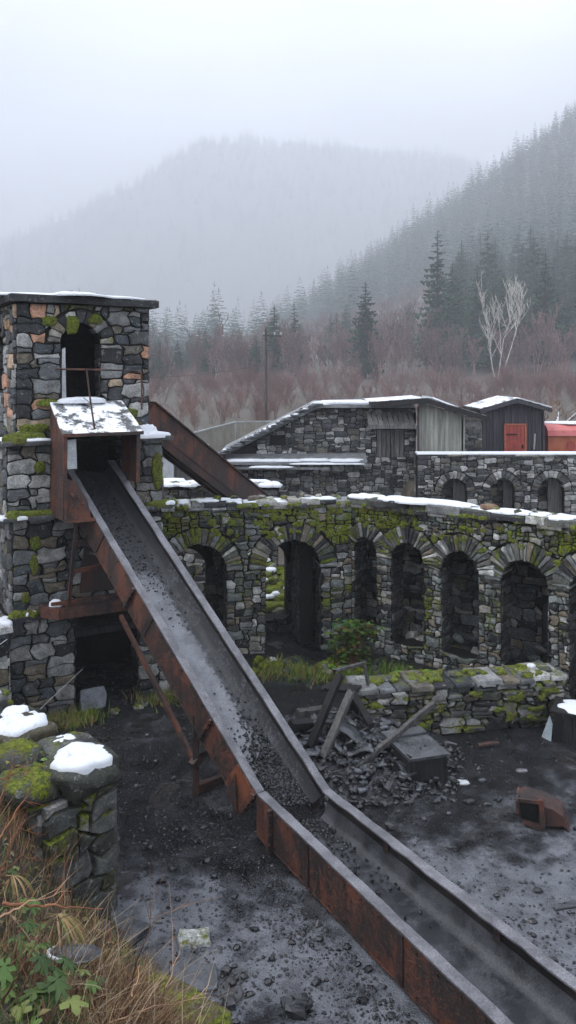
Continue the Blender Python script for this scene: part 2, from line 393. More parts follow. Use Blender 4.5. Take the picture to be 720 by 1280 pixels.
def masonry(mb, fr, L, H, cell=(.13,.085), wr=(2,4), hr=(1,3), openings=(), mask=None, pal=SLATE, moss=lambda s,t: 0, seed=1, p=(.012,.05), depth=.06, joint=.011, orange=0, skip=0, big=None, jitter=.34):
    r = random.Random(seed)
    nx = max(1, round(L/cell[0])); nt = max(1, round(H/cell[1])); cx = L/nx; ct = H/nt
    def snap(s, t):
        for o in openings:
            sc_, w, z0, z1, ring = o
            if z0-.3*ct < t < z1 and abs(s-sc_) < w+.45*cx:
                if t < z0+.5*ct and abs(s-sc_) < w: return s, (z0 if z0 > 0 else t)
                s = sc_+math.copysign(w, s-sc_)
            elif t >= z1:
                d = math.hypot(s-sc_, t-z1); ro = w+ring
                if d < ro+.4*ct and d > 1e-5: s = sc_+(s-sc_)/d*ro; t = z1+(t-z1)/d*ro
        return s, t
    P = {}
    for i in range(nx+1):
        for j in range(nt+1):
            s = i*cx+(r.uniform(-jitter,jitter)*cx if 0 < i < nx else 0); t = j*ct+(r.uniform(-jitter,jitter)*ct if 0 < j < nt else 0)
            P[i,j] = snap(s, t)
    occ = [[False]*nt for _ in range(nx)]
    for i in range(nx):
        for j in range(nt):
            s = (i+.5)*cx; t = (j+.5)*ct
            if mask and not mask(s, t): occ[i][j] = True
            for o in openings:
                sc_, w, z0, z1, ring = o
                if (z0 <= t < z1 and abs(s-sc_) < w) or (t >= z1 and math.hypot(s-sc_, t-z1) < w+ring-.02): occ[i][j] = True
    for j in range(nt):
        for i in range(nx):
            if occ[i][j]: continue
            if big and r.random() < .12: w, h = r.randint(*big[0]), r.randint(*big[1])
            else: w, h = r.randint(*wr), r.randint(*hr)
            ww = 0
            while ww < w and i+ww < nx and not occ[i+ww][j]: ww += 1
            w = ww; hh = 1
            while hh < h and j+hh < nt and all(not occ[i+k][j+hh] for k in range(w)): hh += 1
            h = hh
            for a in range(w):
                for b in range(h): occ[i+a][j+b] = True
            if r.random() < skip: continue
            poly = [P[i+k,j] for k in range(w)]+[P[i+w,j+k] for k in range(h)]+[P[i+w-k,j+h] for k in range(w)]+[P[i,j+h-k] for k in range(h)]
            q = []
            for a in poly:
                if not q or math.hypot(a[0]-q[-1][0], a[1]-q[-1][1]) > .008: q.append(a)
            if len(q) > 1 and math.hypot(q[0][0]-q[-1][0], q[0][1]-q[-1][1]) < .008: q.pop()
            if len(q) < 3: continue
            mx = sum(a[0] for a in q)/len(q); my = sum(a[1] for a in q)/len(q)
            corners = {P[i,j], P[i+w,j], P[i,j+h], P[i+w,j+h]}
            pl = []
            for a in q:
                dx, dy = a[0]-mx, a[1]-my; d = math.hypot(dx, dy) or 1e-6
                k = 1-joint/d-(r.uniform(.03,.13) if a in corners else 0)
                pl.append((mx+dx*k, my+dy*k))
            cc = pick(r, pal)
            if orange and w*h > 2 and r.random() < orange: cc = r.choice([(.36,.20,.13),(.30,.17,.09),(.4,.29,.2),(.28,.22,.15)])
            stone(mb, fr, pl, depth, r.uniform(*p), min(.022, .16*min(w*cx, h*ct)), cc, moss(mx, my)+r.uniform(-.12,.12), r)
def voussoirs(mb, fr, o, thick, seed=1, n=None, pal=SLATE, moss=.3, p=.04):
    sc_, w, z0, z1, ring = o; r = random.Random(seed)
    n = n or max(9, int(math.pi*(w+ring*.5)/.15)); a0 = 0; ang = []
    ws = [r.uniform(.7, 1.3) for _ in range(n)]; tot = sum(ws)
    for q in ws: ang.append((a0, a0+q/tot*math.pi)); a0 += q/tot*math.pi
    for (t0, t1) in ang:
        ro = w+ring*r.uniform(.86, 1.0); ri = w+r.uniform(-.015, .02); e = .006/w
        poly = []
        for (t, rr) in ((t0+e, ri), ((t0+t1)/2, ri), (t1-e, ri), (t1-e*.6, (ri+ro)/2), (t1-e*.7, ro-.02), ((t0+t1)/2, ro), (t0+e*.7, ro-.02), (t0+e*.6, (ri+ro)/2)):
            poly.append((sc_+math.cos(t)*rr, z1+math.sin(t)*rr))
        poly = poly[::-1] if False else poly
        # counter-clockwise order: inner arc runs with the angle, so flip it
        stone(mb, fr, poly[::-1], thick, p*r.uniform(.5,1.4), .015, pick(r, pal, .35), moss+r.uniform(-.45,.35), r)
def jambs(mb, fr, o, thick, seed=1, pal=SLATE, moss=0):
    sc_, w, z0, z1, ring = o
    for sgn in (-1, 1):
        # jamb plane: runs back along -N, faces the opening
        f = Frame(fr.p(sc_+sgn*w, z0, 0), -fr.N if sgn < 0 else fr.N, fr.T, fr.S*(-sgn))
        if sgn > 0: f.O = fr.p(sc_+w, z0, -thick)
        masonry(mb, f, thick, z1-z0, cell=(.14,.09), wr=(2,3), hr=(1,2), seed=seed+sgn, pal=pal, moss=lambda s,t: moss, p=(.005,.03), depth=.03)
def core(mb, fr, L, H, thick, openings=(), inset=.012, top=None, n=10):
    """solid backing of a wall with its openings cut; top(s) gives an uneven top"""
    top = top or (lambda s: H)
    def quad(s0, s1, b0, b1, t0, t1):
        a = [fr.p(s0,b0,-inset), fr.p(s1,b1,-inset), fr.p(s1,t1,-inset), fr.p(s0,t0,-inset)]
        c = [fr.p(s0,b0,-thick), fr.p(s1,b1,-thick), fr.p(s1,t1,-thick), fr.p(s0,t0,-thick)]
        mb.hexa([a[0],a[1],c[1],c[0],a[3],a[2],c[2],c[3]], c=(.5,.5,.5))
    xs = sorted(openings, key=lambda o: o[0]); s = 0
    def solid(a, b):
        k = max(1, int((b-a)/.5))
        for i in range(k):
            u0 = a+(b-a)*i/k; u1 = a+(b-a)*(i+1)/k; quad(u0, u1, 0, 0, top(u0), top(u1))
    for (c_, w, z0, z1, ring) in xs:
        if c_-w > s: solid(s, c_-w)
        e0 = max(c_-w, 0); e1 = min(c_+w, L)
        for i in range(n):
            a = c_-w*math.cos(math.pi*i/n); b = c_-w*math.cos(math.pi*(i+1)/n)
            za = z1+math.sqrt(max(0, w*w-(a-c_)**2)) if ring > 0 else z1; zb = z1+math.sqrt(max(0, w*w-(b-c_)**2)) if ring > 0 else z1
            quad(a, b, za, zb, top(a), top(b))
            if z0 > .02: quad(a, b, 0, 0, z0, z0)
        s = c_+w
    if s < L: solid(s, L)
def capping(mb, fr, L, T, seed=1, lw=(.25,.6), th=(.06,.12), over=.07, layers=1, pal=SLATE, moss=.25, gap=.05):
    """flat slabs along the top; fr: S along, T across, N up. returns slab list (s0,s1,top)"""
    r = random.Random(seed); out = []; z = 0
    for ly in range(layers):
        s = -over; ht = []
        while s < L+over:
            w = r.uniform(*lw); e = min(s+w, L+over); h = r.uniform(*th)
            if ly == layers-1 or r.random() > .1:
                y0 = -over*r.uniform(.3,1.5); y1 = T+over*r.uniform(.3,1.2); g = .008
                k = [(s+g,y0),((s+e)/2,y0-r.uniform(-.03,.03)),(e-g,y0+r.uniform(-.02,.02)),(e-g,(y0+y1)/2),(e-g,y1),((s+e)/2,y1),(s+g,y1),(s+g,(y0+y1)/2)]
                f2 = Frame(fr.p(0,0,z), fr.S, fr.T, (fr.N+fr.S*r.uniform(-.05,.05)+fr.T*r.uniform(-.05,.03)))
                stone(mb, f2, k, .01, h, .02, pick(r, pal), moss+r.uniform(-.2,.3), r, jit=.008)
                if ly == layers-1: out.append((s, e, z+h, y0, y1))
            s = e
        z += .075
    return out
def snow_on(mb, fr, slabs, seed=1, prob=.75, h=(.03,.07), y=(.2,.95)):
    r = random.Random(seed)
    i = 0
    while i < len(slabs):
        s0, e0, z, y0, y1 = slabs[i]
        if r.random() < prob:
            k = 1
            while i+k < len(slabs) and r.random() < .4 and k < 3: e0 = slabs[i+k][1]; k += 1
            T = y1-y0; a = y0+T*r.uniform(.0,.12); b = y0+T*r.uniform(.75,1.0)
            c = fr.p((s0+e0)/2, (a+b)/2, max(z, slabs[min(i+k-1,len(slabs)-1)][2])-.006)
            ang = math.atan2(fr.S.y, fr.S.x)
            mb.dome(c, (e0-s0)/2*r.uniform(.8,1.0), (b-a)/2, r.uniform(*h), rot=ang, seed=r.random()*50, n=32, frill=.6)
            i += k
        else: i += 1
def wall_face(mb, corebm, fr, L, H, thick, openings=(), seed=1, **k):
    masonry(mb, fr, L, H, openings=openings, seed=seed, **k)
# ================================================================ the tower
UP = V(0,0,1)
TA = V(-5.1, 15.0, 0); ta = V(.866,.5,0); tb = V(-.5,.866,0)
def TW(s, d, z): return TA+ta*s+tb*d+UP*z
DARKSL = [(.025,.028,.03),(.045,.048,.05),(.017,.018,.02),(.075,.079,.082),(.15,.153,.153),(.26,.262,.252),(.11,.095,.072),(.035,.042,.048),(.10,.108,.113),(.085,.078,.062),(.20,.20,.192)]
tower = thing('stone_tower', 'square slate stone tower with arched window and snowy flat roof at the chute head', 'tower', tuple(TA))
def storey(name, s0, s1, d0, d1, z0, z1, fo=(), lo=(), seed=1, moss=lambda s,t:0, cell=(.14,.095), orange=0, thick=.35, mat='stone', p=(.012,.05), ro=()):
    mb = MB(); cb = MB()
    W, D, H = s1-s0, d1-d0, z1-z0
    faces = [(Frame(TW(s0,d0,z0), ta, UP, -tb), W, fo), (Frame(TW(s0,d1,z0), -tb, UP, -ta), D, lo),
             (Frame(TW(s1,d0,z0), tb, UP, ta), D, ro), (Frame(TW(s1,d1,z0), -ta, UP, tb), W, ())]
    for i, (f, L, ops) in enumerate(faces):
        core(cb, f, L, H, thick, ops)
        masonry(mb, f, L, H, cell=cell, openings=ops, seed=seed*10+i, pal=DARKSL if mat == 'stone' else SLATE, moss=moss, orange=orange if i < 2 else 0, wr=(2,4), hr=(1,3), p=p, big=((3,5),(2,3)))
        for k, o in enumerate(ops):
            if o[4] > 0: voussoirs(mb, f, o, thick*.9, seed=seed*7+k, moss=.15)
            jambs(mb, f, o, thick, seed=seed*5+k, pal=INNER_SHADE)
    mb.build(name, M['stone'], tower)
    cb.build('wall_core', M['mortar'], tower)
storey('upper_storey_wall', 0, 2.61, 0, 2.6, 5.3, 7.88, fo=[(1.22,.385,.72,1.84,.30)], lo=[(1.02,.4,.9,1.85,.28)], seed=3,
       moss=lambda s,t: .30 if t > 2.15 and .6 < s < 2 else (.28 if t < .2 else -.12), orange=.16)
storey('middle_storey_wall', -.2, 2.85, -.15, 2.7, 3.9, 5.22, fo=[(1.5,.69,0,1.22,0)], seed=4, moss=lambda s,t: .25 if s > 2.7 else -.05)
storey('lower_storey_wall', -.08, 2.85, -.1, 2.6, 2.0, 3.82, seed=5, orange=.04, moss=lambda s,t: .22 if s < .45 else -.08)
storey('base_wall', -.15, 3.6, -.12, 2.6, 0, 1.93, fo=[(1.86,.63,0,1.5,0)], seed=6, moss=lambda s,t: -.05)
# floors inside keep each storey dark
fl = MB()
for z in (3.84, 5.22): fl.hexa([TW(.1,.1,z),TW(2.5,.1,z),TW(2.5,2.4,z),TW(.1,2.4,z),TW(.1,.1,z+.06),TW(2.5,.1,z+.06),TW(2.5,2.4,z+.06),TW(.1,2.4,z+.06)])
fl.build('storey_floor', M['wood_dark'], tower)
def slab(mb, s0, s1, d0, d1, z0, z1, n=14, amp=.02, **k):
    """slab ring-built with a slightly uneven edge"""
    pts = []
    for (a, b, c, d) in ((s0,d0,s1,d0),(s1,d0,s1,d1),(s1,d1,s0,d1),(s0,d1,s0,d0)):
        for i in range(n): pts.append((a+(c-a)*i/n+rnd.uniform(-amp,amp), b+(d-b)*i/n+rnd.uniform(-amp,amp)))
    m = len(pts); vs = [TW(x,y,z0+rnd.uniform(0,amp)) for x,y in pts]+[TW(x,y,z1-.02+rnd.uniform(-amp,amp)*.4) for x,y in pts]
    cs, cd = (s0+s1)/2, (d0+d1)/2
    vs += [TW(cs+(x-cs)*.97,cd+(y-cd)*.97,z1) for x,y in pts]
    fs = [(i,(i+1)%m,m+(i+1)%m,m+i) for i in range(m)]+[(m+i,m+(i+1)%m,2*m+(i+1)%m,2*m+i) for i in range(m)]+[tuple(range(m))[::-1], tuple(range(2*m,3*m))]
    mb.add(vs, fs, **k)
mb = MB(); slab(mb, -.16, 2.78, -.18, 2.8, 7.88, 8.04, c=(.022,.024,.026), moss=-.6); mb.build('roof_slab', M['stone'], tower)
mb = MB()
mb.dome(TW(1.3,1.3,8.035), 1.55, 1.5, .10, rot=R(30), seed=3, n=40, under=.01); sn = mb.build('roof_snow', M['snow'], tower, smooth=True)
mb = MB(); mb.rock(TW(1.15,.5,8.15), (.14,.1,.07), c=(.08,.085,.09)); mb.rock(TW(1.32,.6,8.14), (.09,.08,.05), c=(.1,.1,.1)); mb.build('roof_stone', M['stone'], tower)
# ledges
mb = MB()
for (s0,s1,z,hh,dd) in ((-.33,.60,5.2,.09,.20),(1.98,3.02,5.2,.09,.20),(-.3,.62,3.82,.08,.26),(.62,2.98,3.82,.07,.16)):
    slab(mb, s0, s1, -.15-dd, .1, z, z+hh, n=5, c=(.06,.063,.066), moss=.2)
slab(mb, -.42, -.15, -.1, 2.8, 5.2, 5.29, n=5, c=(.06,.063,.066), moss=.2)
slab(mb, -.42, -.15, -.1, 2.8, 3.82, 3.90, n=5, c=(.06,.063,.066), moss=.2)
slab(mb, -.25, 3.7, -.24, .0, 1.93, 2.02, n=8, amp=.01, c=(.02,.022,.026), moss=-.4)
mb.build('ledge', M['stone'], tower, kind='stuff')
mb = MB(); sn = MB()
for (s,d,z,rx,ry,h,what) in ((.22,-.2,5.28,.34,.13,.07,1),(-.3,.3,5.28,.14,.4,.08,1),(2.55,-.22,5.28,.40,.16,.13,1),(2.45,-.05,5.30,.3,.1,.26,1),(.1,-.12,5.30,.36,.1,.14,0),
     (.3,-.02,5.32,.22,.06,.16,0),(2.25,-.0,5.42,.22,.08,.2,0),(.62,-.05,5.95,.2,.07,.1,0),(.0,-.3,5.27,.13,.1,.1,0),
     (-.28,-.2,3.88,.16,.14,.07,1),(.0,-.35,3.88,.14,.1,.06,1),(.2,-.25,3.9,.42,.12,.09,0),(-.1,-.3,3.9,.12,.12,.12,0),(2.8,-.2,3.88,.3,.14,.1,0),(2.95,-.25,3.92,.13,.1,.06,1),
     (.18,-.18,2.01,.25,.06,.10,0),(.0,-.14,2.01,.2,.07,.12,0),(.22,-.17,2.05,.12,.06,.07,1),(.55,-.17,2.0,.2,.06,.06,0)):
    (sn if what else mb).dome(TW(s,d,z), rx, ry, h*(.75 if what else 1), rot=R(30), seed=s*3+z, n=24, frill=.55)
for (s,z,rx,ry) in ((.4,4.78,.1,.12),(2.72,4.6,.1,.4),(.35,5.5,.25,.1),(2.2,5.75,.16,.1),(.33,3.35,.10,.13),(.30,2.95,.08,.18),(.75,5.65,.09,.3),(1.05,7.5,.12,.2),(1.5,7.62,.14,.1),(.6,7.55,.15,.1),(.15,2.35,.08,.1)):
    mb.dome(TW(s,-.04 if z > 5.3 else (-.19 if z > 3.8 else -.14),z), rx, ry, .045, rot=R(30), seed=s+z, n=14, nrm=-tb)
mb.build('moss', M['moss'], tower, smooth=True); sn.build('ledge_snow', M['snow'], tower, smooth=True)
# white board leaning in the window, dark shutters behind
mb = MB(); mb.hexa([TW(.86,.02,6.02),TW(.94,.0,6.02),TW(.95,.05,6.02),TW(.87,.07,6.02),TW(.86,.02,7.02),TW(.92,.0,7.05),TW(.93,.05,7.05),TW(.87,.07,7.02)])
mb.build('window_board', M['pale_paint'], tower)
mb = MB(); mb.tube([TW(1.4,-.14,.05),TW(1.4,-.14,0.06)], .01); 
# door lintel
mb = MB(); mb.beam(TW(1.05,-.16,1.56), TW(2.66,-.16,1.56), .22, .13, bev=.01, c=(1,1,1)); mb.build('door_lintel', M['wood_dark'], tower)

# hood over the chute head
hood = thing('chute_hood', 'rusty sheet metal hood with snowy sloping top over the chute head', 'hood', tuple(TW(1.3,-.5,3.95)))
B0, B1 = TW(.6,-.13,6.0), TW(2.0,-.13,6.02); F0, F1 = TW(.56,-1.22,5.47), TW(2.06,-1.22,5.47)
mb = MB(); nn = (B1-B0).cross(F0-B0).normalized(); nn = nn if nn.z > 0 else -nn
mb.sheet([B0,F0,F1,B1] if (F0-B0).cross(F1-F0).z > 0 else [B1,F1,F0,B0], .04, nn)
mb.build('hood_roof', M['snowy_sheet'], hood)
mb = MB()
mb.beam(F0-UP*.03, F1-UP*.03, .05, .06)
for s in (.62, 1.98):
    zb_ = 3.9 if s < 1 else 4.5
    p = [TW(s,-.17,zb_-.04), TW(s,-1.10,zb_), TW(s,-1.16,5.44), TW(s,-.17,5.92)]
    mb.sheet(p, .03, ta if s < 1 else -ta)
    mb.beam(TW(s,-1.12,zb_), TW(s,-1.16,5.44), .07, .05, up=-tb)
mb.build('side_panel', M['rust'], hood)
mb = MB()
mb.hexa([TW(.66,-1.08,4.82),TW(.86,-1.06,4.82),TW(.86,-1.03,4.82),TW(.66,-1.05,4.82),TW(.66,-1.08,5.34),TW(.84,-1.06,5.36),TW(.84,-1.03,5.36),TW(.66,-1.05,5.34)]); mb.build('pale_plate', M['pale_paint'], hood)
mb = MB(); 
mb.dome(TW(1.2,-.24,6.0), .45, .10, .09, rot=R(30), seed=5); mb.build('hood_snow', M['snow'], hood, smooth=True)
mb = MB()
r_ = .018
mb.tube([TW(1.18,-1.1,5.45), TW(1.10,-1.05,6.1), TW(1.05,-1.0,6.62)], r_); mb.tube([TW(.72,-.05,6.63), TW(1.05,-1.0,6.62), TW(2.1,-.75,6.6), TW(2.2,-.7,6.55), TW(2.22,-.68,6.42), TW(2.22,-.68,5.85)], r_)
mb.tube([TW(1.0,-.98,6.1), TW(1.12,-1.02,6.0), TW(1.05,-1.02,5.9)], .008)
mb.build('handrail', M['rust'], hood)
# rust frame bracket at the foot of the hood
mb = MB()
mb.sheet([TW(.60,-1.19,3.90),TW(1.05,-1.30,3.94),TW(.98,-1.28,4.28),TW(.78,-1.24,4.62),TW(.60,-1.19,4.66)], .03, -tb)
mb.beam(TW(.58,-1.20,3.90), TW(1.12,-1.33,3.92), .09, .05); mb.beam(TW(.62,-1.22,3.93), TW(.64,-1.2,4.66), .05, .04, up=-tb)
for (q, z) in ((.72,4.2),(.72,4.38),(.84,4.15),(.92,4.2),(.82,4.32)): mb.tube([TW(q,-1.22-.06*(q-.6)*2,z), TW(q,-1.30-.06*(q-.6)*2,z)], .025)
mb.build('foot_bracket', M['rust'], hood)

# inspection platform with ladder frame below the hood
plat = thing('inspection_platform', 'rusty steel platform plate with ladder bars on the tower above the doorway', 'platform', tuple(TW(1.2,-.5,2.1)))
mb = MB()
out = [TW(.42,-.14,2.1),TW(.36,-.5,2.1),TW(.62,-.78,2.1),TW(2.3,-.86,2.1),TW(2.6,-.14,2.1)]
mb.sheet([p+UP*.12 for p in out], .035, UP); mb.build('platform_plate', M['rust_dark'], plat)
mb = MB()
for a, b in zip(out[:-1], out[1:]): mb.beam(a+UP*.04, b+UP*.04, .035, .19)
mb.beam(TW(.5,-.62,2.3), TW(2.3,-.62,2.27), .04, .06); mb.build('platform_edge', M['rust'], plat)
mb = MB()
mb.beam(TW(.84,-1.12,3.92), TW(.78,-.74,2.2), .06, .05); mb.beam(TW(1.55,-.6,3.9), TW(1.75,-.6,2.2), .05, .03)
mb.beam(TW(.83,-1.02,3.45), TW(1.75,-.72,3.48), .05, .07); mb.beam(TW(.80,-.90,2.92), TW(2.1,-.72,2.95), .05, .08)
mb.build('ladder_frame', M['rust'], plat)
mb = MB(); mb.sheet([TW(1.15,-.15,2.3),TW(2.3,-.15,2.3),TW(2.2,-.15,3.75),TW(1.3,-.15,3.75)], .03, -tb); mb.build('back_plate', M['rust_dark'], plat)
mb = MB(); mb.dome(TW(.62,-.5,2.21), .11, .08, .13, seed=4); mb.build('platform_snow', M['snow'], plat, smooth=True)

# ================================================================ the long chute
KL, KR = V(-.43,11.27,.62), V(.594,11.40,.62)
ML, MR = V(-4.05,15.0,4.58), V(-3.17,15.62,4.52)
def ext(a, b, t): return b+(b-a)*t
dl = V(.503,-.864,0); dr = V(.526,-.85,0)
chute = thing('coal_chute', 'long rusty steel coal chute running from the tower down across the yard', 'chute', (0,11,0))
TLr = ext(KL, ML, .13); TRr = ext(KR, MR, .08)
TH = .50
def rail(a, b, side, mside, mtop, web=TH, fl=.13, nseg=14, seed=0, joinb=None):
    """channel rail from a to b (top outer line); side = unit vector pointing into the chute"""
    d = (b-a).normalized(); up = side.cross(d); up = up if up.z > 0 else -up
    w = MB(); t = MB()
    for i in range(nseg):
        p0 = a.lerp(b, i/nseg); p1 = a.lerp(b, (i+1)/nseg)
        j0, j1 = V(0,0,0), V(0,0,0)
        j0 = side*(.016*nz(i*.8,seed*3,5)); j1 = side*(.016*nz((i+1)*.8,seed*3,5))
        q = [p0-up*web+j0, p1-up*web+j1, p1-up*web+side*.025+j1, p0-up*web+side*.025+j0, p0-up*.02, p1-up*.02, p1-up*.02+side*.025, p0-up*.02+side*.025]
        w.hexa(q)
    w.beam(a-up*web+side*.05, b-up*web+side*.05, .12, .022, up=up)
    # flange
    n = nseg*3; pr = [(-.008,0),(-.008,-.022),(fl,-.022),(fl,0)]
    vs = []; fs = []
    for i in range(n+1):
        p = a.lerp(b, i/n); e = .010*nz(i*.35, seed, 1)+.006*nz(i*1.3, seed, 1); k = 1+.12*nz(i*.5, seed+4, 2)
        for (x, z) in pr: vs.append(p+side*(x*k if x > 0 else x)+up*(z+e))
    for i in range(n):
        for j in range(4):
            x = i*4+j; y = i*4+(j+1)%4; fs.append((x,y,y+4,x+4))
    fs += [(0,1,2,3),(n*4+3,n*4+2,n*4+1,n*4)]
    t.add(vs, fs)
    return w, t, up
sideU = (KR-KL); sideU.z = 0; sideU.normalize(); perpU = V(.72,.694,0)
EL, ER = KL+dl*7.0, KR+dr*7.0
perpL = V(.858,.514,0)
w, t, upU = rail(KL, TLr, perpU, None, None, seed=1); w.build('left_web_upper', M['rust'], chute); t.build('left_rail_upper', M['chute_top'], chute)
w, t, _ = rail(KR, TRr, -perpU, None, None, seed=2); w.build('right_web_upper', M['chute_side'], chute); t.build('right_rail_upper', M['chute_top'], chute)
w, t, _ = rail(KL, EL, perpL, None, None, web=.58, seed=3, nseg=16); w.build('left_web_lower', M['rust'], chute); t.build('left_rail_lower', M['chute_top'], chute)
w, t, _ = rail(KR, ER, -perpL, None, None, web=.58, seed=4, nseg=16); w.build('right_web_lower', M['chute_side'], chute); t.build('right_rail_lower', M['chute_top'], chute)
# floors (a trough cross-section with coved edges)
def trough(a0, b0, a1, b1, drop0, drop1, nrm, n, mat, name, prof, cover):
    mb = MB(); k = len(prof); vs = []; fs = []; cv = []
    for i in range(n+1):
        t = i/n; A = a0.lerp(a1, t); B = b0.lerp(b1, t); dp = lerp(drop0, drop1, t)
        for (x, z) in prof: vs.append(A.lerp(B, x)-nrm*(dp-z)+nrm*.006*nz(x*4, i*.5, 3)); cv.append(cover(t, x))
    for i in range(n):
        for j in range(k-1): x = i*k+j; fs.append((x,x+1,x+k+1,x+k))
    mb.add(vs, fs); mb.k = cv; return mb.build(name, mat, chute, smooth=True)
prof = [(.03,.20),(.05,.06),(.09,.0),(.2,-.01),(.3,-.01),(.4,-.01),(.5,-.012),(.6,-.012),(.7,-.01),(.8,-.005),(.88,.0),(.93,.07),(.96,.22)]
trough(TLr, TRr, KL, KR, .40, .40, upU, 40, M['chute_floor'], 'floor_upper', prof, lambda t, x: max(sstep(.50,.26,t)*1.0, sstep(.58,.78,x)*.62, sstep(.9,.985,t)*.85, .10))
prof2 = [(.03,.24),(.05,.10),(.09,.0),(.3,-.01),(.5,-.012),(.7,-.01),(.8,0),(.86,.0),(.93,.10),(.96,.24)]
trough(KL, KR, EL, ER, .43, .43, UP, 40, M['chute_floor_dark'], 'floor_lower', prof2, lambda t, x: max(sstep(.16,.05,t), .50-.22*math.exp(-((x-.80)/.05)**2)+.4*sstep(.9,.95,x)))
# knee plates and flange brackets
mb = MB()
def bracket(mb, p, d, side, up, hgt, wid=.05, out=.07):
    o = p-side*out
    mb.hexa([o-up*hgt-d*wid/2, p-up*hgt-d*wid/2, p-up*hgt+d*wid/2, o-up*hgt+d*wid/2, o-up*.03-d*wid/2, p-up*.03-d*wid/2, p-up*.03+d*wid/2, o-up*.03+d*wid/2])
    for i in range(4):
        q = o-up*(hgt*(.15+.22*i))+side*.02; mb.tube([q-d*wid*.9, q+d*wid*.9], .018, n=6)
dU = (ML-KL).normalized()
for args in ((KL+dU*.02, dU, perpU, upU, .5), (KL+dl*.42, -dl, perpL, UP, .6, .06), (KL+dU*1.25, dU, perpU, upU, .5, .04, .06), (KL+dU*3.85, dU, perpU, upU, .5, .05, .06)):
    b_ = MB(); bracket(b_, *args); b_.build('joint_bracket', M['rust'], chute)
mb.sheet([KL-perpL*.012-UP*.04, KL-perpL*.012-UP*.58, KL+dl*.42-perpL*.012-UP*.62, KL+dl*.42-perpL*.012-UP*.05], .02, -perpL)
mb.sheet([KL-perpU*.02-upU*.05, KL+dU*.5-perpU*.02-upU*.05, KL+dU*.5-perpU*.02-upU*.5, KL-perpU*.02-upU*.56], .02, -perpU)
mb.build('knee_plate', M['rust_red'], chute); mb = MB()
mb.sheet([KL-perpU*.05-upU*.16+dU*.42, KL-perpU*.04-upU*.46+dU*.14, KL-perpU*.07-upU*.56+dU*.04, KL-perpU*.11-upU*.46+dU*.36], .02, -perpU)
mb.build('bent_plate', M['rust'], chute)
def fixings(a, b, side, up, web, name, sgn=1, step=.33, strap=1.9):
    mb = MB(); st = MB(); L = (b-a).length; d = (b-a).normalized(); q = .2
    while q < L:
        for z in (.07, web-.06):
            p = a+d*q-up*z-side*.004*sgn; mb.tube([p, p-side*.016*sgn], .013, n=6)
        q += step
    q = strap*.7
    while q < L:
        p = a+d*q-side*.008*sgn; st.hexa([p-up*(web-.02)-d*.05-side*.012*sgn, p-up*(web-.02)+d*.05-side*.012*sgn, p-up*(web-.02)+d*.05+side*.006*sgn, p-up*(web-.02)-d*.05+side*.006*sgn, p-up*.03-d*.05-side*.012*sgn, p-up*.03+d*.05-side*.012*sgn, p-up*.03+d*.05+side*.006*sgn, p-up*.03-d*.05+side*.006*sgn]); q += strap
    setup(mb.build(name+'_rivets', M['rust_dark'], chute), None, None, None, 'stuff'); st.build('seam_straps', M['rust_dark'], chute, kind='stuff')
fixings(KL, TLr, perpU, upU, .5, 'left_upper'); fixings(KL, EL, perpL, UP, .58, 'left_lower')
fixings(KR, TRr, perpU, upU, .40, 'right_upper', -1 if False else 1); fixings(KR-perpL*.03, ER-perpL*.03, perpL, UP, .40, 'right_lower')
# coal lying in the trough
mb = MB(); r = random.Random(5)
def infloor(t, x, h=0):    # t along upper section from the knee up
    return KL.lerp(ML, t).lerp(KR.lerp(MR, t), x)-upU*(.405-h)
for i in range(2600):
    t = abs(r.gauss(0, .10)); x = r.uniform(.1, .9)
    if t > .03 and x < .35+t*1.2 and r.random() < .75 : continue
    sz = r.choice([.012,.018,.02,.028]) ; mb.rock(infloor(t, x, sz*.5+max(0,.03-t*.3)*r.random()), (sz,sz*.9,sz*.7), r, .3, c=(1,1,1))
for i in range(1100):
    t = r.uniform(.5, 1.1); x = r.uniform(.1,.9)
    if r.random() > (t-.45)*2.2: continue
    sz = r.choice([.01,.014,.02]); mb.rock(infloor(t, x, sz*.5), (sz,sz,sz*.7), r, .3)
for i in range(260):
    t = r.uniform(0, .5); x = .14+abs(r.gauss(0,.06)); sz = r.uniform(.008,.02); mb.rock(infloor(t, x, sz*.5), (sz,sz,sz*.7), r, .3)
for i in range(1500):
    t = abs(r.gauss(0, .17)); x = r.uniform(.1,.92)
    if x > .62-t*1.0 and t > .06 and r.random() < .8: continue
    sz = r.choice([.01,.015,.022,.026]); mb.rock(KL.lerp(EL, t*.8).lerp(KR.lerp(ER, t*.8), x)-UP*(.43-sz*.6), (sz,sz,sz*.7), r, .3)
setup(mb.build('coal_in_trough', M['coal'], chute), None, None, None, 'stuff')
# rust-dark bulk under the head of the trough (black fines)
# trestle
tr = thing('chute_trestle', 'rusty trestle legs with crossbars and long diagonal brace under the chute', 'trestle', (-1,12.5,0))
P1, P2 = V(-1.42,12.36,0), V(-.62,13.05,0); Q1, Q2 = V(-1.0,11.95,0), V(-.2,12.7,0)
mb = MB(); mb.beam(P1, P1+UP*1.25, .09, .09); mb.build('leg', M['rust_dark'], tr)
mb = MB(); mb.beam(P2, P2+UP*1.3, .09, .09); mb.build('leg', M['rust_dark'], tr)
mb = MB(); mb.beam(P1+UP*.62, P2+UP*.62, .06, .08); mb.build('crossbar', M['rust_dark'], tr)
mb = MB(); mb.beam(P1+UP*.12, P2+UP*.12, .1, .12); mb.build('crossbar', M['rust_dark'], tr)
mb = MB(); mb.beam(P1+UP*1.2, P2+UP*1.25, .08, .08); mb.build('crossbar', M['rust_dark'], tr)
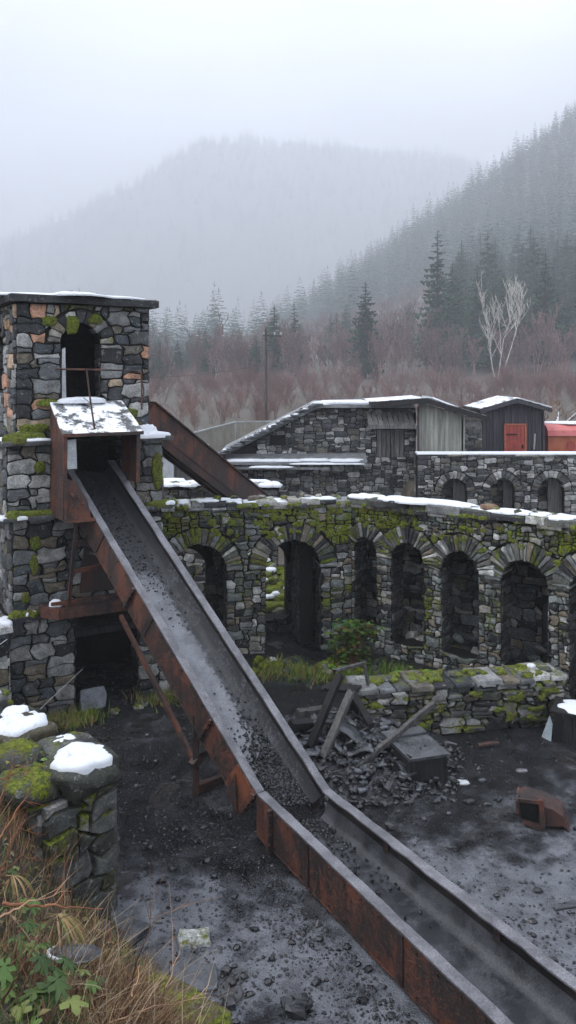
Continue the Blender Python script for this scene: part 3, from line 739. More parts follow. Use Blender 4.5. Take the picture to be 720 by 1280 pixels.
mb = MB(); mb.beam(at(151,770,14.55), P1+UP*.5, .06, .08); mb.beam(P1+UP*.5-V(.05,.05,0), P1+UP*.5+V(.05,.05,.1), .12,.12); mb.build('brace', M['rust'], tr)

# ================================================================ arcade
ART = .55
arc = thing('stone_arcade', 'long mossy slate arcade wall of round arches bending round the yard under snowy slabs', 'arcade', (1.53,19.1,0))
AL = V(-3.6,18.25,0); AC = V(1.53,19.1,0); AE = V(1.53+.807*7.0, 19.1-.59*7.0, 0)
dA = (AC-AL).normalized(); nA = V(dA.y,-dA.x,0); lenA = (AC-AL).length
dB = (AE-AC).normalized(); nB = V(dB.y,-dB.x,0); lenB = (AE-AC).length
HA = 3.40
fA = Frame(AL, dA, UP, nA); fB = Frame(AC, dB, UP, nB)
def sA(x): return (x-AL.x)/dA.x
opA = [(sA(-2.06),.63,0,1.97,.40),(sA(.12),.66,0,1.97,.42)]
opB = [(.37,.30,.35,2.40,.36),(1.48,.41,.35,2.28,.40),(2.76,.43,.35,2.24,.41),(4.19,.50,.35,2.16,.42),(5.62,.50,.0,2.16,.42)]
ms = MB(); cb = MB()
mossA = lambda s, t: .26*sstep(2.0,3.0,t)+.02+.55*(.45+nz(s*1.3,t*1.3,4))*.9-.1*sstep(1.6,.2,t)
mossB = lambda s, t: .26*sstep(2.2,3.0,t)-.10+.62*(.45+nz(s*1.4,t*1.1,8))*.9
ARC_PAL = SLATE+[(.15,.165,.16),(.12,.135,.13),(.09,.10,.09)]
core(cb, fA, lenA, HA, ART, opA); core(cb, fB, lenB, HA, ART, opB)
masonry(ms, fA, lenA, HA, cell=(.105,.07), openings=opA, seed=21, pal=ARC_PAL, moss=mossA, p=(.01,.05), wr=(2,4), hr=(1,3))
masonry(ms, fB, lenB, HA, cell=(.088,.075), openings=opB, seed=22, pal=ARC_PAL, moss=mossB, p=(.01,.06), wr=(1,3), hr=(1,2), big=((2,4),(2,3)))
rA = Frame(AC+(-nA)*ART, -dA, UP, -nA); masonry(ms, rA, lenA, HA, cell=(.2,.12), openings=[(lenA-o[0],)+o[1:] for o in opA], seed=23, p=(.01,.04))
for i, o in enumerate(opA): voussoirs(ms, fA, o, ART, seed=30+i, n=23, moss=.30); jambs(ms, fA, o, ART, seed=40+i, pal=INNER_SHADE)
for i, o in enumerate(opB): voussoirs(ms, fB, o, ART, seed=50+i, n=21, moss=.18, p=.05); jambs(ms, fB, o, ART, seed=60+i, pal=INNER_SHADE)
ms.build('arcade_masonry', M['stone'], arc); cb.build('wall_core', M['mortar'], arc)
cp = MB(); sn = MB(); mo = MB()
cA = Frame(AL+UP*HA, dA, -nA, UP); cB = Frame(AC+UP*HA, dB, -nB, UP)
s1 = capping(cp, cA, lenA, ART, 3, moss=.12, lw=(.25,.65), th=(.04,.12), layers=2); s2 = capping(cp, cB, lenB, ART, 4, moss=.1, lw=(.35,.9), th=(.09,.17), layers=2, over=.11)
snow_on(sn, cA, s1, 5, .7, (.02,.045)); snow_on(sn, cB, s2, 6, .85, (.03,.05)); snow_on(sn, cB, s2, 16, .5, (.03,.06))
r = random.Random(9)
for i in range(36):      # loose stones along the top
    f, L = (cA, lenA) if r.random() < .55 else (cB, lenB)
    s = r.uniform(.2, L-.2); cp.rock(f.p(s, r.uniform(.15,.5), r.uniform(.16,.24)), (r.uniform(.08,.2), r.uniform(.07,.15), r.uniform(.04,.10)), r, .15, c=pick(r), moss=r.uniform(0,.4))
for i in range(110):
    f, L, o = (fA, lenA, opA) if r.random() < .5 else (fB, lenB, opB)
    s = r.uniform(.1, L-.1); t = r.uniform(2.6, HA-.02)
    if any(math.hypot(s-q[0], t-q[3]) < q[1]+.05 for q in o): continue
    mo.dome(f.p(s, t, .025), r.uniform(.03,.12), r.uniform(.03,.10), r.uniform(.015,.04), seed=i, n=14, nrm=f.N)
for i in range(46):
    f, L = (cA, lenA) if r.random() < .5 else (cB, lenB); s = r.uniform(.1, L-.1)
    mo.dome(f.p(s, r.uniform(-.07,.05), .06), r.uniform(.08,.22), r.uniform(.05,.1), r.uniform(.05,.09), rot=r.uniform(0,3), seed=i, n=12)
cp.boulder(cB.p(3.35,.2,.24), (.2,.15,.09), seed=4, c=(.15,.09,.05), moss=-.3)
cp.build('capping_slabs', M['stone'], arc); sn.build('capping_snow', M['snow'], arc, smooth=True); mo.build('moss', M['moss'], arc, smooth=True)
# rear wall behind the arches, and an added unseen slab to darken the passage
rear = thing('passage_wall', 'inner stone wall with passage shade in its stone colours close behind the arches of the arcade', 'wall', (2.5,20,0))
GB = 1.35
fR = Frame(AC-nB*GB+dB*(-1.1), dB, UP, nB); ms = MB(); cb = MB()
opR = [(3.98,.09,1.1,1.55,.1),(5.34,.13,.5,1.35,.15)]
core(cb, fR, lenB+.9, 3.15, .4, opR); masonry(ms, fR, lenB+.9, 3.1, cell=(.15,.09), openings=opR, seed=70, p=(.01,.06), pal=DARKSL+[(.02,.02,.02)], moss=lambda s,t: -.2)
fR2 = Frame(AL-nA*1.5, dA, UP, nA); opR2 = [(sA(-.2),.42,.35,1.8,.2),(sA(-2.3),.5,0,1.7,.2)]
core(cb, fR2, lenA+1.2, 3.15, .4, opR2); masonry(ms, fR2, lenA+1.2, 3.1, cell=(.15,.09), openings=opR2, seed=71, p=(.01,.06), pal=INNER_SHADE, moss=lambda s,t: -.1)
# rubble slumped at the foot
for i in range(60):
    s = r.uniform(.2, lenB-.3); ms.rock(AC+dB*s-nB*r.uniform(.5,1.2)+UP*r.uniform(.05,.55), (r.uniform(.1,.25),r.uniform(.1,.2),r.uniform(.06,.14)), r, .2, c=pick(r, ARC_PAL), moss=r.uniform(-.1,.3))
# a cross wall seen edge-on through the wide arch
fX = Frame(AL+dA*sA(.35)-nA*ART, -nA, UP, -dA); masonry(ms, fX, 1.0, 3.0, cell=(.14,.09), seed=72, p=(.01,.04), pal=INNER_SHADE); core(cb, fX, 1.0, 3.0, .35)
ms.build('inner_masonry', M['stone'], rear); cb.build('wall_core', M['mortar'], rear)
mb = MB()
for f, L in ((fA, lenA), (fB, lenB)):
    a = f.p(0,3.17,-ART*.5); b = f.p(L,3.17,-ART*.5)
    mb.hexa([a,b,b-f.N*1.7,a-f.N*1.7,a+UP*.12,b+UP*.12,b-f.N*1.7+UP*.12,a-f.N*1.7+UP*.12])
mb.build('passage_light_blocker', M['mortar'], rear)  # added slab out of view, blocks skylight from the passage
mb = MB()
for f, L in ((fA, lenA), (fB, lenB)):
    for i in range(16): mb.dome(f.p(r.uniform(.2,L-.2), 3.28, -r.uniform(.8,1.8)), r.uniform(.2,.5), r.uniform(.15,.3), .07, rot=r.uniform(0,3), seed=i+L, n=14)
mb.build('roof_snow', M['snow'], rear, smooth=True)  # snow laid on the added unseen slab

# ================================================================ low dry stone wall in the yard
low = thing('dry_stone_wall', 'low mossy dry stone wall with flat coping in front of the arches', 'wall', (3.3,14.6,0))
LA, LB = V(1.25,14.2,0), V(5.15,14.95,0); dL = (LB-LA).normalized(); nL = V(dL.y,-dL.x,0); lenL = (LB-LA).length; LT = .6; HL = .86
f1 = Frame(LA, dL, UP, nL); f2 = Frame(LB, -nL, UP, dL); f3 = Frame(LB-nL*LT, -dL, UP, -nL)
ms = MB(); cb = MB(); core(cb, f1, lenL, HL, LT, inset=.05)
mossL = lambda s, t: .12+.4*nz(s*1.5, t*2, 3)
masonry(ms, f1, lenL, HL, cell=(.15,.062), wr=(1,3), hr=(1,2), big=((2,3),(2,4)), seed=81, p=(.0,.09), moss=mossL, joint=.012, depth=.1, pal=[tuple(.62*q for q in c) for c in SLATE]+[(.06,.066,.05),(.045,.05,.036),(.2,.2,.19)])
masonry(ms, f2, LT, HL, cell=(.15,.062), wr=(1,3), hr=(1,2), seed=82, p=(.0,.08), moss=mossL, depth=.1); masonry(ms, f3, lenL, HL, cell=(.2,.08), seed=83, p=(0,.06), moss=mossL)
ms.build('wall_masonry', M['stone_mossy'], low); cb.build('wall_core', M['mortar'], low)
cp = MB(); cL = Frame(LA+UP*HL, dL, -nL, UP); sl = capping(cp, cL, lenL, LT, 19, pal=DARKSL, lw=(.25,.55), th=(.05,.1), moss=.0, over=.08)
for i in range(9):
    cp.boulder(cL.p(.2+i*.44, .25+r.uniform(-.1,.2), .08), (.13,.1,.05), seed=i, c=pick(r), moss=.3)
cp.build('coping_slabs', M['stone'], low)
mb = MB()
for i in range(26):
    s = r.uniform(.1,lenL-.05); mb.dome(cL.p(s, r.uniform(.02,.5), .085), r.uniform(.05,.17), r.uniform(.04,.12), .04, rot=r.uniform(0,3), seed=i*2.3, n=22, frill=.8)
for (s, t) in ((.3,.62),(.8,.75),(1.5,.5),(2.6,.4),(3.0,.6),(3.4,.35),(3.5,.55),(3.3,.2),(2.9,.25),(2.2,.7),(1.2,.2),(3.7,.66)):
    mb.dome(f1.p(s,t,.05), r.uniform(.07,.16), r.uniform(.04,.08), .035, seed=s, n=22, nrm=nL, frill=.8)
mb.build('moss', M['moss'], low, smooth=True)
mb = MB(); mb.dome(cL.p(lenL-.45,.4,.1), .09,.06,.05, seed=2); mb.build('snow_patch', M['snow'], low, smooth=True)

# ================================================================ left wing wall beside the tower
wing = thing('side_wall', 'short stone wall with snowy top left of the tower doorway', 'wall', tuple(TW(-.9,-.5,0)))
fw = Frame(TW(-2.2,-.42,0), ta, UP, -tb); ms = MB(); cb = MB(); core(cb, fw, 2.0, 1.85, .5); masonry(ms, fw, 2.0, 1.85, cell=(.16,.11), seed=91, pal=SLATE, moss=lambda s,t:-.1)
f9 = Frame(TW(-.2,-.42,0), tb, UP, ta); masonry(ms, f9, .4, 1.85, seed=92)
ms.build('wall_masonry', M['stone'], wing); cb.build('wall_core', M['mortar'], wing)
cp = MB(); sn = MB(); cw = Frame(TW(-2.2,-.42,1.85), ta, tb, UP); sl = capping(cp, cw, 2.0, .5, 14, moss=.1); snow_on(sn, cw, sl, 15, .9, (.06,.1))
cp.build('coping_slabs', M['stone'], wing); sn.build('coping_snow', M['snow'], wing, smooth=True)
mb = MB(); mb.tube([TW(-.25,-.5,1.75), TW(-.6,-.62,1.6), TW(-1.0,-.8,1.35)], .008); mb.tube([TW(1.2,-.2,.85), TW(.5,-.5,.5), TW(-.1,-.8,.2)], .006)
setup(mb.build('loose_wire', M['pale_paint']), 'thin pale wire hanging slack beside the tower doorway', 'wire')

# ================================================================ foreground wall
fg = thing('boulder_wall', 'broken wall of large mossy boulders with snow caps at the edge of the bank', 'wall', (-2.6,9.4,0))
G1, G2 = V(-2.78,9.02,0), V(-2.10,9.70,0); gd = V(-.70,.714,0); gp = (G2-G1).normalized(); HG = 1.62
fe = Frame(G1, gp, UP, V(gp.y,-gp.x,0)); ff = Frame(G2, gd, UP, gp); fb = Frame(G1+gd*3.6, -gd, UP, -gp)
ms = MB(); cb = MB(); core(cb, fe, .96, HG, 3.6, inset=.08)
BP = [(.05,.053,.048),(.03,.032,.026),(.07,.072,.068),(.15,.152,.145),(.05,.044,.027)]
for f, L, sd in ((fe,.96,101),(ff,3.6,102),(fb,3.6,103)):
    masonry(ms, f, L, HG, cell=(.16,.12), wr=(2,3), hr=(1,2), big=((3,4),(2,3)), seed=sd, p=(.03,.12), depth=.12, joint=.012, pal=BP, moss=lambda s,t: .24+.4*nz(s*2,t*2,sd), jitter=.42)
ms.build('wall_masonry', M['stone'], fg); cb.build('wall_core', M['mortar'], fg)
cp = MB(); sn = MB(); mo = MB()
for (g, q, sx, sy, sz, sd, snow) in ((.18,.62,.44,.36,.20,1,1),(.35,.05,.34,.3,.16,2,0),(.85,.75,.34,.26,.16,3,.6),(1.0,.15,.36,.3,.18,4,0),(1.55,.5,.42,.34,.2,5,1),(2.1,.7,.3,.26,.15,6,.8),(2.3,.1,.4,.3,.2,7,1),(2.9,.5,.42,.36,.2,8,1),(3.5,.4,.4,.3,.2,9,1)):
    c = G1+gd*g+gp*q+UP*(HG+sz*.75); cp.boulder(c, (sx,sy,sz), seed=sd, amp=.26, rotz=R(45), c=pick(r, BP), moss=.2 if snow else .4)
    if snow: sn.dome(c+UP*sz*.70, sx*.80*snow, sy*.84*snow, .10*snow, rot=R(45), seed=sd*1.7, n=44, under=.06, frill=.22)
for i in range(22):
    mo.dome(G1+gd*r.uniform(.1,3.4)+gp*r.uniform(0,.95)+UP*(HG+r.uniform(.02,.12)), r.uniform(.1,.25), r.uniform(.08,.16), .07, rot=r.uniform(0,3), seed=i*1.3, n=12)
cp.build('coping_boulder', M['stone'], fg, smooth=True); sn.build('coping_snow', M['snow'], fg, smooth=True); mo.build('moss', M['moss'], fg, smooth=True)
# ================================================================ ground
def bank_d(x, y): return (x+.72)*(-.70)+(y-8.0)*(-.714)
def bank_z(x, y):
    d = bank_d(x, y); h0 = .75*sstep(-2.3, -3.2, x)*sstep(-.1, .5, d)
    dd = max(0., min(d, 5.26)); z = h0+dd*(4.9-h0)/5.26
    return z-.15*sstep(.3, -.4, d)+.12*nz(x*1.3, y*1.3, 2)*sstep(0,.6,d)+.05*nz(x*4, y*4, 5)*sstep(0,.4,d)
def yard_z(x, y):
    z = .035*nz(x*.5, y*.5, 1)+.018*nz(x*1.7, y*1.7, 6)
    z += .16*math.exp(-(((x+2.2)/1.6)**2+((y-13.6)/1.0)**2))*1.0       # coal fines drifted under the chute
    return z
mb = MB(); nx, ny = 190, 190; vs = []; fs = []
X0, X1, Y0, Y1 = -11, 13, 3.5, 27.5
for j in range(ny+1):
    for i in range(nx+1):
        x = X0+(X1-X0)*i/nx; y = Y0+(Y1-Y0)*j/ny; vs.append((x,y,yard_z(x,y)))
for j in range(ny):
    for i in range(nx): a = j*(nx+1)+i; fs.append((a,a+1,a+nx+2,a+nx+1))
mb.add(vs, fs); setup(mb.build('yard_ground', M['yard'], smooth=True), 'dark wet coal yard ground with sky sheen painted as grey patches', None, None, 'structure')
mb = MB(); vs = []; fs = []; nx, ny = 110, 110
for j in range(ny+1):
    for i in range(nx+1):
        x = -9+15*i/nx; y = -3+16.5*j/ny; d = bank_d(x, y); vs.append((x,y,bank_z(x,y) if d > -.35 else -.4))
for j in range(ny):
    for i in range(nx): a = j*(nx+1)+i; fs.append((a,a+1,a+nx+2,a+nx+1))
mb.add(vs, fs); setup(mb.build('bank_ground', M['soil'], smooth=True), 'dark soil of the overgrown bank in the foreground', None, None, 'structure')
def hill(x, y):  # far hill, mountain and trees scaled up about the camera, figures baked in
    base = 26*math.log(1+math.exp(min(60,(52+.74*x)/26))) if x < 150 else 52+.74*x+.3
    t = max(0., min(1., (y-160)/(940-160))); s = t**1.12
    return min(base, 420)*s*(1+.10*nz(x*.0055, y*.0055, 3))+6*nz(x*.014, y*.014, 7)*sstep(200,400,y)
def terr(x, y):
    z = -.12+2.45*sstep(30.45, 30.9, y)*sstep(4.2,4.8,x)+2.45*sstep(28,36,y)*(1-sstep(4.2,4.8,x))
    z += sstep(60,160,y)*1.6
    return z+hill(x, y)
def axis(a, b, n, p=2.2):
    return [a+(b-a)*(i/n)**p for i in range(n+1)]
ys = [-60,-10,0,10,20,26,28,29,30,30.4,30.5,30.6,30.7,30.8,30.9,31.2,32,33,34,35,36,38,42]+[48,56,64,74,86,100,115,130,145,160]+[180+i*20 for i in range(50)]+[1250,1500,2000,3000,4400]
xs_ = [-2900,-1800,-1400,-1000]+[-800+i*24 for i in range(32)]+[-16,-10,-5,0,3,4.2,4.4,4.6,4.8,5.2,8,12,16,22]+[34+i*20 for i in range(42)]+[950,1200,1800,2900]
mb = MB(); vs = [(x,y,terr(x,y)) for y in ys for x in xs_]; n = len(xs_)
fs = [(j*n+i,j*n+i+1,(j+1)*n+i+1,(j+1)*n+i) for j in range(len(ys)-1) for i in range(n-1)]
mb.add(vs, fs); setup(mb.build('terrain', M['hill'], smooth=True), 'brown forested hillside and valley floor', None, None, 'structure')
MP = [(-2560,30),(-1600,240),(-1094,419),(-638,664),(-304,856),(120,900),(730,900),(1440,880),(2400,860)]
def mount(x, y):
    for (a, p), (b, q) in zip(MP[:-1], MP[1:]):
        if x <= b: break
    h = lerp(p, q, max(0, min(1, (x-a)/(b-a)))); yr = 2960+.55*max(0, x+304)
    return h*sstep(1840, yr, y)*(1-.5*sstep(yr+60, yr+800, y))*(1+.07*nz(x*.0025,y*.0025,2))+32*nz(x*.006,y*.006,4)*sstep(1900,2400,y)-6
mb = MB(); vs = []; fs = []; nx = 130; ny = 60
for j in range(ny+1):
    for i in range(nx+1): x = -2560+4900*i/nx; y = 1840+2300*j/ny; vs.append((x,y,mount(x,y)))
for j in range(ny):
    for i in range(nx): a = j*(nx+1)+i; fs.append((a,a+1,a+nx+2,a+nx+1))
mb.add(vs, fs); setup(mb.build('mountain', M['hill'], smooth=True), 'distant misty mountain behind the tower', None, None, 'structure')

# ================================================================ coal gravel, slabs, debris
r = random.Random(11); mb = MB()
def inchute(x, y):
    if y < 11.4: c = -.43+(11.3-y)*.58; return -.15 < x-c < 1.25
    return False
nst = 0
while nst < 12500:
    y = 7.6+(r.random()**1.3)*11.5; x = r.uniform(-.30*y-.6, .40*y)
    if bank_d(x, y) > -.02 or inchute(x, y): continue
    dens = .004+1.0*math.exp(-abs(((x+2.0)*.70+(y-12.2)*.7))/1.3)*(1 if y < 15 else .4)+.8*math.exp(-(((x-1.4)/1.6)**2+((y-13.2)/1.1)**2))+.5*math.exp(-(((x-4.6)/1.0)**2+((y-14.2)/.5)**2))+.5*math.exp(-((x-(-.75+(11.3-y)*.58))/.35)**2)*(y < 11.5)
    if r.random() > dens+.02*nz(x*1.2,y*1.2,3): continue
    sz = .006+.018*r.random()**3.0
    if r.random() < .012: sz = r.uniform(.035,.055)
    mb.rock((x,y,yard_z(x,y)+sz*.35), (sz*r.uniform(.8,1.5),sz,sz*.6), r, .25); nst += 1
setup(mb.build('coal_gravel', M['coal']), 'loose bits of coal scattered over the yard', 'gravel', None, 'stuff')

def flat_slab(mb, c, L, W, T, rot, tilt=0, seed=0, tint=(1,1,1), n=9, moss=0, tdir=0):
    q = random.Random(seed); f = Matrix.Rotation(rot,3,'Z') @ Matrix.Rotation(tdir,3,'Z') @ Matrix.Rotation(tilt,3,'X') @ Matrix.Rotation(-tdir,3,'Z')
    fr = Frame(c, f @ V(1,0,0), f @ V(0,1,0), f @ V(0,0,1)); pl = []
    for (a, b) in ((-1,-1),(-.3,-1.05),(.5,-.95),(1,-1),(1.06,0),(.95,1),(.2,1.05),(-.5,.93),(-1,1),(-1.04,.1)):
        pl.append((a*L/2*(1+q.uniform(-.12,.12)), b*W/2*(1+q.uniform(-.12,.12))))
    stone(mb, fr, pl, 0, T, .012, tint, moss, q, jit=.003)
def loose(u, v, L, W, T, rot, label, seed, mat='slate', tilt=.05, name='stone_slab', tint=(1,1,1), moss=0, z=0, group=None):
    p = gnd(u, v, z); p.z = yard_z(p.x, p.y)-.01 if z == 0 else z; mb = MB(); flat_slab(mb, p, L, W, T, rot, tilt, seed, tint, moss=moss)
    return setup(mb.build(name, M[mat]), label, 'slab', group)
loose(243,1176,.36,.26,.06,.15,'pale slab with moss along its far edge lying on the yard', 1, 'stone', tint=(.26,.27,.26), moss=.25)
loose(242,1226,.50,.36,.05,.1,'dark broken slab propped at one corner near the bank', 2, 'slate', tilt=.12, tint=(.8,.8,.85))
loose(172,1150,.55,.42,.05,.5,'wide grey slate lying against the foot of the boulder wall', 3, 'slate', tint=(1.6,1.6,1.6))
loose(165,1170,.36,.24,.07,1.1,'small black slate on top of the wide grey slate by the boulder wall', 4, 'slate', tint=(.6,.6,.65), z=.05)
loose(230,1200,.26,.16,.03,.9,'thin dark slate between the mossy slab and the propped slab', 5, 'slate', tint=(.7,.7,.75))
loose(708,1134,.32,.10,.04,.2,'narrow black slate lying alone at the right edge of the yard', 6, 'slate', tint=(.5,.5,.55))
loose(374,1133,.16,.09,.02,.3,'small flat slate lying beside the lower chute', 7, 'slate', tint=(1.1,1.1,1.1))
loose(143,1047,.16,.10,.03,-.4,'single flat grey pebble slate beyond the boulder wall', 8, 'slate', tint=(1.3,1.4,1.4))
for i, (u, v, s, lb) in enumerate(((371,1263,.11,'largest black coal lump lying by the lower chute foot'),(283,1216,.05,'small coal lump right of the propped slab'),(487,1035,.06,'lone black coal lump on the yard left of the rusty hopper'),(478,1052,.05,'flat black coal lump nearer than the lone one left of the hopper'),(622,1001,.05,'coal lump just left of the rusty hopper top'),(287,1258,.07,'pale edged coal lump in the near yard'))):
    mb = MB(); p = gnd(u, v); mb.boulder((p.x,p.y,s*.45), (s*1.25,s,s*.7), seed=i*3+2, amp=.55, nu=11, nv=7, rotz=i)
    if i == 0: mb.rock((p.x+.12,p.y+.02,s*.3), (s*.5,s*.4,s*.4), r, .25)
    setup(mb.build('coal_lump', M['coal']), lb, 'coal lump')

# debris heap
hp = MB(); vs = []; fs = []; HX, HY, HW, HD = 1.0, 13.75, 1.85, 1.6
def heap_z(x, y):
    a = (x-HX)/HW; b = (y-HY)/HD; d = a*a+b*b
    return max(0, .50*(1-d)**1.1 if d < 1 else 0)*(1+.3*nz(x*2,y*2,3))+.03
for j in range(41):
    for i in range(41):
        x = HX-HW*1.1+2.2*HW*i/40; y = HY-HD*1.1+2.2*HD*j/40; vs.append((x,y,heap_z(x,y)-.06+.05*nz(x*7,y*7,1)))
for j in range(40):
    for i in range(40): a = j*41+i; fs.append((a,a+1,a+42,a+41))
hp.add(vs, fs)
for i in range(1700):
    t = r.uniform(0,6.28); q = math.sqrt(r.random())*1.08; x = HX+HW*q*math.cos(t); y = HY+HD*q*math.sin(t)
    if inchute(x,y) or y > 15.2: continue
    s = .015+.04*r.random()**2; hp.rock((x,y,heap_z(x,y)+s*.3), (s*r.uniform(.8,1.6),s,s*.6), r, .28)
setup(hp.build('slate_rubble', M['coal']), 'heap of black coal and slate rubble beside the chute', 'rubble', None, 'stuff')
fl = MB()
for i in range(430):
    t = r.uniform(0,6.28); q = math.sqrt(r.random())*1.0; x = HX+HW*q*math.cos(t); y = HY+HD*q*math.sin(t)
    if inchute(x,y) or y > 14.9: continue
    k = r.choice([.2,.3,.5,.7,1.3]); L = r.uniform(.06,.20)*(1.7 if i % 9 == 0 else 1)
    flat_slab(fl, V(x,y,heap_z(x,y)+.02), L, L*r.uniform(.4,.8), r.uniform(.012,.04), r.uniform(0,3), r.uniform(-.5,.6), i, (k,k,k*1.05), tdir=r.uniform(0,3))
for i in range(46):      # flakes spilled in front
    p = gnd(r.gauss(520,40), r.gauss(985,14)); L = r.uniform(.06,.2); k = r.choice([.2,.4,.6,1.2]); flat_slab(fl, V(p.x,p.y,.02), L, L*.6, .03, r.uniform(0,3), r.uniform(-.2,.3), 400+i, (k,k,k))
setup(fl.build('slate_flakes', M['slate']), 'broken slate flakes lying on the rubble heap', 'slate', None, 'stuff')
def plank(a, b, w, h, label, mat='wood', name='timber_plank', seed=0, cat='plank'):
    mb = MB(); tn = .55+.12*(seed % 3); a = Vector(a); b = Vector(b); q = random.Random(seed); n = 7; d = (b-a).normalized(); x = d.cross(UP).normalized(); y = x.cross(d)
    vs = []; fs = []
    for i in range(n+1):
        p = a.lerp(b, i/n)+y*.012*nz(i*.6,seed,1); k = 1+.08*nz(i*.9,seed,2)
        for (s, t) in ((-w/2,-h/2),(w/2,-h/2),(w/2,h/2-.008),(w/2-.01,h/2),(-w/2+.01,h/2),(-w/2,h/2-.008)): vs.append(p+x*s*k+y*t*k)
    for i in range(n):
        for j in range(6): c = i*6+j; e = i*6+(j+1)%6; fs.append((c,e,e+6,c+6))
    fs += [tuple(range(6))[::-1], tuple(range(n*6,n*6+6))]
    for j in range(6): vs[j] = vs[j]-d*q.uniform(-.03,.06); vs[n*6+j] = vs[n*6+j]+d*q.uniform(-.03,.08)
    mb.add(vs, fs, c=(tn,tn,tn)); return setup(mb.build(name, M[mat]), label, cat)
plank(at(427,975,12.6), at(541,880,13.55), .085, .08, 'long grey plank leaning from the rubble up against the low wall', seed=1)
plank(at(404,944,12.95), at(438,866,13.5), .13, .07, 'weathered plank standing steeply in the rubble, nearer of two', seed=2)
plank(at(388,932,13.2), at(424,846,13.7), .13, .09, 'dark charred plank standing steeply behind the weathered one', 'wood_dark', seed=3)
plank(at(436,858,13.9), at(463,905,13.6), .16, .05, 'dark board sloping down from the plank tops to the rubble', 'wood_dark', seed=8)
plank(at(418,838,14.1), at(455,829,14.4), .07, .05, 'thin pale batten bridging the plank tops and wall end', 'wood', 'wood_batten', 4, 'batten')
plank(at(455,828,14.4), at(460,852,14.35), .06, .05, 'short upright batten standing on the low wall end', 'wood', 'wood_batten', 5, 'batten')
plank(at(364,906,13.6), at(405,904,13.8), .2, .12, 'black baulk lying flat at the back of the rubble behind the chute', 'wood_dark', 'timber_baulk', 6, 'timber')
plank(at(372,892,13.9), at(408,887,14.3), .16, .12, 'short grey baulk lying on the rubble above the black baulk', 'wood', 'timber_baulk', 7, 'timber')
plank(at(408,858,14.4), at(446,862,14.1), .3, .06, 'broad dark board lying across the top of the rubble', 'wood_dark', 'timber_board', 9, 'board')
# bent sheets
def bent(u0, v0, Y0_, u1, v1, Y1_, w, label, seed):
    mb = MB(); a = at(u0,v0,Y0_); b = at(u1,v1,Y1_); vs = []; fs = []; d = (b-a); side = V(-d.y,d.x,0).normalized()*w
    for i in range(11):
        for j in range(5): vs.append(a+d*i/10+side*(j/4-.5)+UP*(.09*math.sin(i*.55+seed)+.04*math.sin(j*1.3)))
    for i in range(10):
        for j in range(4): c = i*5+j; fs.append((c,c+1,c+6,c+5))
    m = len(vs); vs += [v-UP*.012 for v in vs]; fs += [tuple(m+q for q in f)[::-1] for f in fs]
    mb.add(vs, fs); return setup(mb.build('bent_sheet', M['slate'], smooth=True), label, 'metal sheet')
bent(424,912,13.4,480,930,13.2,.42,'bent dark metal sheet lying on the rubble under the long plank',1); bent(462,905,13.8,500,925,13.5,.34,'curled grey metal sheet between the long plank and the black crate',2)
bent(420,930,13.1,468,943,12.9,.2,'narrow buckled strip of metal in front of the bent sheet',3)
# black crate
cr = thing('black_crate', 'battered black box with ajar dusty lid at the right of the rubble heap', 'crate', tuple(gnd(525,985)))
c0 = V(1.93,12.62,.02); ex = V(.93,.28,.0).normalized(); ey = V(-.42,.9,0).normalized()
def CW(a, b, c): return c0+ex*a+ey*b+UP*c
mb = MB(); LX, LY, LZ = .64, .74, .40
for (a,b,c,d) in ((0,0,LX,0),(LX,0,LX,LY),(LX,LY,0,LY),(0,LY,0,0)):
    A = CW(a,b,.0); B = CW(c,d,.0); nn = (B-A).cross(UP).normalized(); mb.sheet([A,B,B+UP*(LZ+.1*(b if d==0 else b)),A+UP*LZ], .03, nn)
mb.build('crate_body', M['wood_dark'], cr)
mb = MB(); mb.hexa([CW(-.03,-.03,LZ),CW(LX+.03,-.03,LZ),CW(LX+.03,LY*.78,LZ+.06),CW(-.03,LY*.78,LZ+.06),CW(-.03,-.03,LZ+.045),CW(LX+.03,-.03,LZ+.045),CW(LX+.03,LY*.78,LZ+.11),CW(-.03,LY*.78,LZ+.11)])
mb.hexa([CW(-.05,LY*.8,LZ+.08),CW(LX+.03,LY*.8,LZ+.08),CW(LX+.03,LY+.05,LZ+.1),CW(-.05,LY+.05,LZ+.1),CW(-.05,LY*.8,LZ+.14),CW(LX+.03,LY*.8,LZ+.14),CW(LX+.03,LY+.05,LZ+.16),CW(-.05,LY+.05,LZ+.16)])
mb.build('crate_lid', M['slate'], cr)
mb = MB(); 
for (a, b) in ((.3,.2),(.42,.26),(.5,.45),(.36,.5)): mb.rock(CW(a,b,LZ+.09), (.03,.02,.015), r)
mb.build('coal_crumbs', M['coal'], cr, kind='stuff')
p = gnd(578,980); mb = MB(); mb.boulder((p.x,p.y,.02), (.10,.07,.03), seed=3); setup(mb.build('white_stone', M['pale_paint'], smooth=True), 'small smooth white stone at the right foot of the black crate', 'stone')
p = gnd(652,964); mb = MB(); mb.boulder((p.x,p.y,.01), (.10,.05,.02), seed=5); setup(mb.build('white_stone', M['chute_top'], smooth=True), 'small flat pale stone in the yard above the rusty hopper', 'stone')
p = gnd(615,934); mb = MB(); mb.beam((p.x-.25,p.y-.03,.05),(p.x+.12,p.y+.05,.06),.07,.05,bev=.01); setup(mb.build('rusty_bar', M['rust']), 'short rusty bar lying at the foot of the low wall', 'metal bar')

